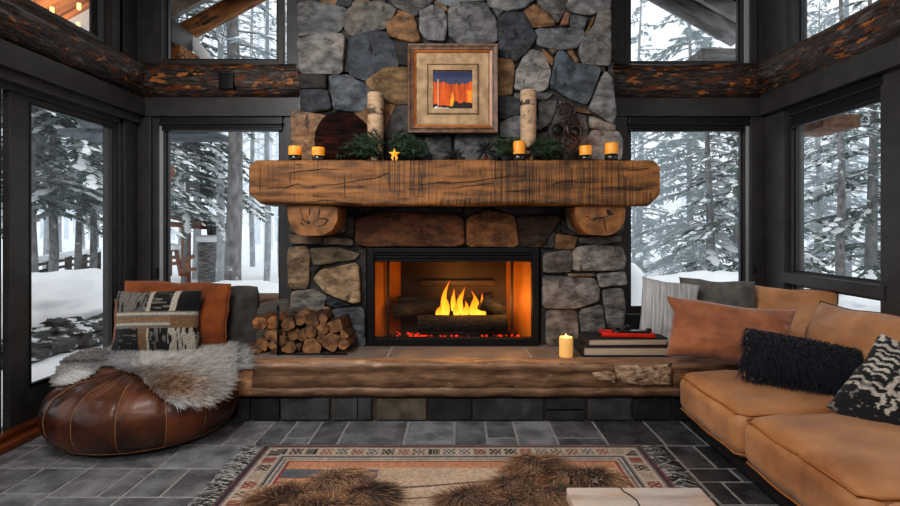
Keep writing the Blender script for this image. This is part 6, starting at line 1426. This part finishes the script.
pt = (B4[:, 0]*(1-uu)+B4[:, 1]*uu)*(1-vv)+(B4[:, 3]*(1-uu)+B4[:, 2]*uu)*vv
PXg = G.reshape(-1, 2)[Q[:, 0]]+r.random((N0, 2))*[3, 1.5]; gx_, gy_ = PXg[:, 0], PXg[:, 1]
nzc = fbm(pt, 5, 3, 4); nzf = fbm(pt, 25, 2, 9)
def blend(c, c2, w): w = np.clip(w, 0, 1)[:, None]; return c*(1-w)+np.array(c2)*w
colr = np.tile(np.array(srgb(150, 147, 145)), (N0, 1)); colr = blend(colr, srgb(84, 83, 86), (nzc+.12)*2)
lobe = (gx_ > 140)*(gx_ < 236)
colr = blend(colr, srgb(214, 206, 198), lobe*.75); tan_w = np.exp(-(((gx_-172)/24)**2+((gy_-388)/14)**2)); colr = blend(colr, srgb(196, 156, 116), tan_w*1.2)
colr = blend(colr, srgb(240, 234, 226), np.exp(-(((gx_-178)/40)**2+((gy_-404)/6)**2)) )
wht = np.exp(-(((gx_-74)/22)**2+((gy_-379)/8)**4)); colr = blend(colr, srgb(240, 235, 230), wht*1.3)
colr = blend(colr, srgb(200, 196, 192), np.exp(-(((gx_-246)/8)**2+((gy_-358)/10)**2))*.6); rim = np.exp(-(((gx_-52)/5)**2)); colr = blend(colr, srgb(80, 80, 82), rim)
line = np.exp(-((gy_-(364+.0*gx_))/2.0)**2)*(gx_ > 60)*(gx_ < 108); colr = blend(colr, srgb(70, 68, 70), line)
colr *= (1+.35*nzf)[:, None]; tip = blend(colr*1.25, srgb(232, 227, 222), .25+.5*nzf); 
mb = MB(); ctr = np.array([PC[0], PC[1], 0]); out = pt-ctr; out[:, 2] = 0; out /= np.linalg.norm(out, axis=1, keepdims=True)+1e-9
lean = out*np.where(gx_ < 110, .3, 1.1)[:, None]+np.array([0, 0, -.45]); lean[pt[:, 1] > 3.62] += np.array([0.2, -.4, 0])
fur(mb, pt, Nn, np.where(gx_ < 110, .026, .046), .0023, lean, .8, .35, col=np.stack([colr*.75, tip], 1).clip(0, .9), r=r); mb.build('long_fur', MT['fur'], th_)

# ================================================================== rug
rx0, rx1, ry0, ry1 = -1.235, 1.18, 1.45, 3.215; nx, ny = 420, 310
X, Y = np.meshgrid(np.linspace(rx0, rx1, nx), np.linspace(ry0, ry1, ny)); q = np.c_[X.ravel(), Y.ravel(), 0*X.ravel()]
x, y = X.ravel(), Y.ravel(); dx = np.minimum(x-rx0, rx1-x); dy = np.minimum(y-ry0, ry1-y); d = np.minimum(dx, dy*1.0)
cream = np.array(srgb(190, 170, 148)); red = np.array(srgb(140, 46, 40)); blk = np.array(srgb(34, 32, 36)); gry = np.array(srgb(122, 124, 128)); tanc = np.array(srgb(196, 136, 98)); lt = np.array(srgb(196, 168, 142)); drk = np.array(srgb(90, 66, 58)); blu = np.array(srgb(74, 84, 100))
nn1 = fbm(q*[60, 60, 1], 1, 2, 3); cell = 0.095; along = np.where(dx < dy, y, x); ci = np.floor(along/cell).astype(int); hv = _hash(ci, ci*0+3, ci*0, 5); fr = (along/cell) % 1
C = np.tile(tanc, (len(x), 1))
C[d < .245] = red; C[d < .23] = cream; C[d < .215] = gry*.8; C[d < .20] = cream; C[d < .186] = blk; C[d < .176] = gry
bd = (d < .165) & (d > .055); C[bd] = cream*.95
inn = bd & (fr > .12) & (fr < .88) & (d > .072) & (d < .148)
pal = [red, blk, blu, red*.8, drk, cream*.8, red, blk]
hi = (hv*8).astype(int) % 8
for k_, pc in enumerate(pal):
    mk = inn & (hi == k_); pat = ((np.sin(fr*19+k_) * np.sin((d-.055)/.11*14+k_)) > (-.25 if k_ % 2 else .0)); C[mk & (pat | (hv > .62))] = pc; C[mk & (hv > .62) & (np.abs(np.sin(fr*16)) < .35)] = cream*.7
C[(d < .055)] = gry*.9; C[(d < .042)] = red*.8; C[(d < .034)] = blk; C[d < .02] = cream*.8; C[d < .008] = drk
C[(dx < .035) & (dx < dy)] = blk; C[(dx < .022) & (dx < dy) & (nn1 > 0)] = red
fld = d > .245; u = (y-ry0); C[fld & (y < 2.90) & (x > -.78)] = lt; C[fld & (y > 2.78) & (y < 2.88) & (x < -.45)] = gry*.7; C[fld & (y > 2.78) & (y < 2.88) & (x < -.45) & (np.sin(y*420) > .3)] = blu*.6
wav = 2.72+.05*np.sin(x*3.5); C[fld & (np.abs(y-wav) < .008)] = drk; wav = 2.55+.12*(x+.4); C[fld & (np.abs(y-wav) < .006)] = drk; C[fld & (np.abs(x-.3) < .03)] = lt*.85
C *= (1+.18*nn1+.12*fbm(q*[5, 5, 1], 1, 3, 8))[:, None]
zt_ = .010+.0025*fbm(q, 3, 2, 2); zt_ = np.where(d < .012, zt_*.8, zt_); tilt = (x-rx0)/(rx1-rx0)
xs_ = x+0; Vt = np.c_[xs_, y, zt_]; nb = nx*ny
rug = thing('area_rug', (0, 2.4, 0), 'fringed cream, red and black patterned rug lying on the slate floor', 'rug')
mb = MB(); edge = [i for i in range(nb) if i % nx in (0, nx-1) or i//nx in (0, ny-1)]
mb.add(Vt, gridf(nx, ny), col=C.clip(.005, .9))
v, f = box(rx0, rx1, ry0, ry1, .001, .008, .002); mb.add(v, f, col=drk)
mb.build('woven_field', MT['woven'], rug)
r = np.random.default_rng(4)
for s, xe in ((-1, rx0), (1, rx1)):
    mb = MB()
    for yy in np.arange(ry0+.01, ry1-.005, .017):
        for _ in range(3):
            L = r.uniform(.07, .14); a = r.normal()*.35; k = 6; t = np.linspace(0, 1, k); pts = np.c_[xe+s*(L*t-.005), yy+L*t*math.sin(a)+.008*np.sin(t*7+r.random()*6), .006+.012*np.sin(t*PI)*r.random()+0*t]
            pts[:, 2] = np.maximum(pts[:, 2], .004); g = r.choice((60, 110, 165, 190)); v, f = tube(pts, np.linspace(.0035, .0025, k), 4); mb.add(v, f, col=np.array(srgb(g, g-6, g-12)))
    tag(mb.build('fringe', MT['woven'], rug), 'knotted grey fringe')
# shaggy brown pelts
def pelt(lab, blobs, N0, seed, accents):
    r = np.random.default_rng(seed); t = thing('shaggy_pelt', (blobs[0][0], blobs[0][1], .012), lab, 'pelt', 'brown shaggy pelts on the rug')
    mb = MB(); roots = []; nr = []
    for (bx, by, ax, ay, hz, rz) in blobs:
        n, k = 40, 12; A = np.linspace(0, 2*PI, n, endpoint=False); B = np.linspace(0, PI/2, k); AA, BB = np.meshgrid(A, B)
        dd = np.stack([np.cos(AA)*np.cos(BB), np.sin(AA)*np.cos(BB), np.sin(BB)], -1).reshape(-1, 3); w = 1+.2*fbm(dd*1.5, 1, 2, seed+int(bx*10))
        q = dd*w[:, None]*[ax, ay, hz]; cr, sr_ = math.cos(rz), math.sin(rz); q = np.c_[q[:, 0]*cr-q[:, 1]*sr_+bx, q[:, 0]*sr_+q[:, 1]*cr+by, q[:, 2]+.012]
        mb.add(q, gridf(n, k, wrapu=True))
        m_ = int(N0*ax*ay); d3 = r.normal(size=(m_, 3)); d3[:, 2] = np.abs(d3[:, 2]); d3 /= np.linalg.norm(d3, axis=1, keepdims=True); w = 1+.2*fbm(d3*1.5, 1, 2, seed+int(bx*10))
        p = d3*w[:, None]*[ax, ay, hz]; nrm = d3/np.array([ax, ay, hz]); nrm /= np.linalg.norm(nrm, axis=1, keepdims=True)
        Rz = np.array([[cr, -sr_, 0], [sr_, cr, 0], [0, 0, 1]]); roots.append(p@Rz.T+[bx, by, .012]); nr.append(nrm@Rz.T)
    mb.build('hide', MT['hide'], t); roots = np.concatenate(roots); nr = np.concatenate(nr); M_ = len(roots)
    k = r.random((M_, 1)); nz = fbm(roots, 7, 3, seed)[:, None]
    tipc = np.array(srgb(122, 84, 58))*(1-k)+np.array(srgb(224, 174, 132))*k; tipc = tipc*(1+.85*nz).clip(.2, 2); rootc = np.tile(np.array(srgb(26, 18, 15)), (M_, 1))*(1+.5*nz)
    for (ax, ay, rad, cc) in accents:
        w = np.exp(-(((roots[:, 0]-ax)**2+(roots[:, 1]-ay)**2)/rad**2))*(r.random(M_) < .8); w = w[:, None]; tipc = tipc*(1-w)+np.array(srgb(*cc))*w; rootc = rootc*(1-w)+np.array(srgb(*cc))*.4*w
    out = nr.copy(); out[:, 2] = 0
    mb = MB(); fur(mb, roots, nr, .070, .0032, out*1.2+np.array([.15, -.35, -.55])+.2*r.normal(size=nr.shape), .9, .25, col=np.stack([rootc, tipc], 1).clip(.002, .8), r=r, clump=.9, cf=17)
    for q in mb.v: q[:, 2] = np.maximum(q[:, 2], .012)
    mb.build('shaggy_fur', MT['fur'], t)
def gp(px, py, z=.05): y = (H-z)*F/(py-CY); return ((px-CX)*y/F, y)
a = gp(338, 478); b = gp(285, 494); c = gp(366, 488); e_ = gp(330, 497)
pelt('brown shaggy pelt with dark tufts on the left part of the rug', [(a[0], a[1], .10, .085, .05, .2), (b[0], b[1]-.02, .14, .085, .045, 0), (c[0], c[1]-.03, .10, .085, .045, -.5), (e_[0], e_[1]-.08, .17, .08, .045, 0)], 300000, 3, [(gp(362, 482)[0], gp(362, 482)[1], .05, (50, 70, 80)), (gp(364, 490)[0], gp(364, 490)[1], .03, (150, 34, 30)), (gp(378, 490)[0], gp(378, 490)[1], .08, (44, 44, 46))])
a = gp(537, 464); b = gp(583, 473); c = gp(525, 482); d_ = gp(472, 493)
pelt('large brown shaggy pelt on the right part of the rug beside the coffee table', [(a[0], a[1], .10, .11, .05, .3), (b[0], b[1], .18, .045, .04, -.15), (c[0], c[1], .13, .09, .05, 0), (d_[0], d_[1]-.02, .12, .06, .04, .2), (gp(540, 492)[0], gp(540, 492)[1], .13, .08, .045, 0), (gp(505, 498)[0], gp(505, 498)[1]-.03, .18, .08, .04, 0)], 300000, 5, [(gp(500, 490)[0], gp(500, 490)[1], .03, (150, 40, 34)), (gp(541, 486)[0], gp(541, 486)[1], .03, (160, 36, 34)), (gp(558, 488)[0], gp(558, 488)[1], .045, (36, 84, 74)), (gp(592, 466)[0], gp(592, 466)[1], .04, (52, 50, 60))])
# ================================================================== coffee table
tz = .40; y1 = F*(H-tz)/(487-CY); x0_, x1_ = (566-CX)*y1/F, (700-CX)*y1/F
ct = thing('coffee_table', ((x0_+x1_)/2, y1-.45, 0), 'low table with a pale whitewashed wooden top cracked across, in the foreground', 'table')
mb = MB(); v, f = box(x0_, x1_, y1-.95, y1, tz-.05, tz, .008); mb.add(v, f, tc=v*[1, 1, 1]); mb.build('tabletop', MT['paletop'], ct)
mb = MB(); pts = [P(621, 488, 0)*0+np.array([(px-CX)*((H-tz)*F/(py-CY))/F, (H-tz)*F/(py-CY), tz+.0005]) for px, py in ((620, 487.4), (624, 492), (631, 496), (637, 501), (640, 507), (648, 520))]; v, f = tube(pts, .003, 5); mb.add(v, f); mb.build('crack', MT['dark_inlay'], ct)
for sx in (x0_+.05, x1_-.05):
    for sy in (y1-.06, y1-.89):
        mb = MB(); v, f = box(sx-.03, sx+.03, sy-.03, sy+.03, .012, tz-.05, .008); mb.add(v, f); mb.build('leg', MT['gwood'], ct)
# ================================================================== light and camera
w = bpy.data.worlds.new('overcast'); bpy.context.scene.world = w; w.use_nodes = True; nt = w.node_tree; bg = nt.nodes['Background']
tcn = nt.nodes.new('ShaderNodeTexCoord'); sx = nt.nodes.new('ShaderNodeSeparateXYZ'); nt.links.new(tcn.outputs['Generated'], sx.inputs[0])
rp = nt.nodes.new('ShaderNodeValToRGB'); rp.color_ramp.elements[0].position = 0; rp.color_ramp.elements[0].color = (.74, .80, .86, 1); rp.color_ramp.elements[1].position = .6; rp.color_ramp.elements[1].color = (.90, .94, .98, 1)
nt.links.new(sx.outputs[2], rp.inputs[0]); nt.links.new(rp.outputs[0], bg.inputs[0]); bg.inputs[1].default_value = 1.15
def area(nm, loc, tgt, e, size, col):
    l = bpy.data.lights.new(nm, 'AREA'); l.energy = e; l.shape = 'RECTANGLE'; l.size, l.size_y = size; l.color = col
    o = bpy.data.objects.new(nm, l); COL.objects.link(o); o.location = loc; o.rotation_euler = (Vector(tgt)-Vector(loc)).to_track_quat('-Z', 'Y').to_euler(); return o
area('front_fill', (-.5, -.8, 3.1), (.2, 3.8, .8), 62, (2.4, 1.0), (1, .96, .91))  # added fill light behind the camera, no fixture modelled
area('left_fill', (-1.7, 1.5, 3.5), (1.9, 3.3, .6), 88, (1.4, 1.4), (.97, .98, 1))  # added unseen fill from the left, brightens the right wall and sofa
cd = bpy.data.cameras.new('camera'); cam = bpy.data.objects.new('camera', cd); COL.objects.link(cam)
cam.location = (0, 0, H); cam.rotation_euler = (PI/2, 0, 0); cd.sensor_width = 36; cd.lens = F/900*36; cd.shift_x = -(CX-450)/900; cd.shift_y = -(253-CY)/900; cd.clip_end = 200
bpy.context.scene.camera = cam
sc = bpy.context.scene
sc.view_settings.view_transform = 'Standard'; sc.view_settings.look = 'None'
for lk in ('Medium High Contrast', 'High Contrast'):
    try: sc.view_settings.look = lk; break
    except Exception as ex: print('look', ex); sc.view_settings.exposure = 0.0
try:
    sc.cycles.use_denoising = True; sc.cycles.max_bounces = 10; sc.cycles.transparent_max_bounces = 24; sc.cycles.sample_clamp_indirect = 6
except Exception: pass
finish()
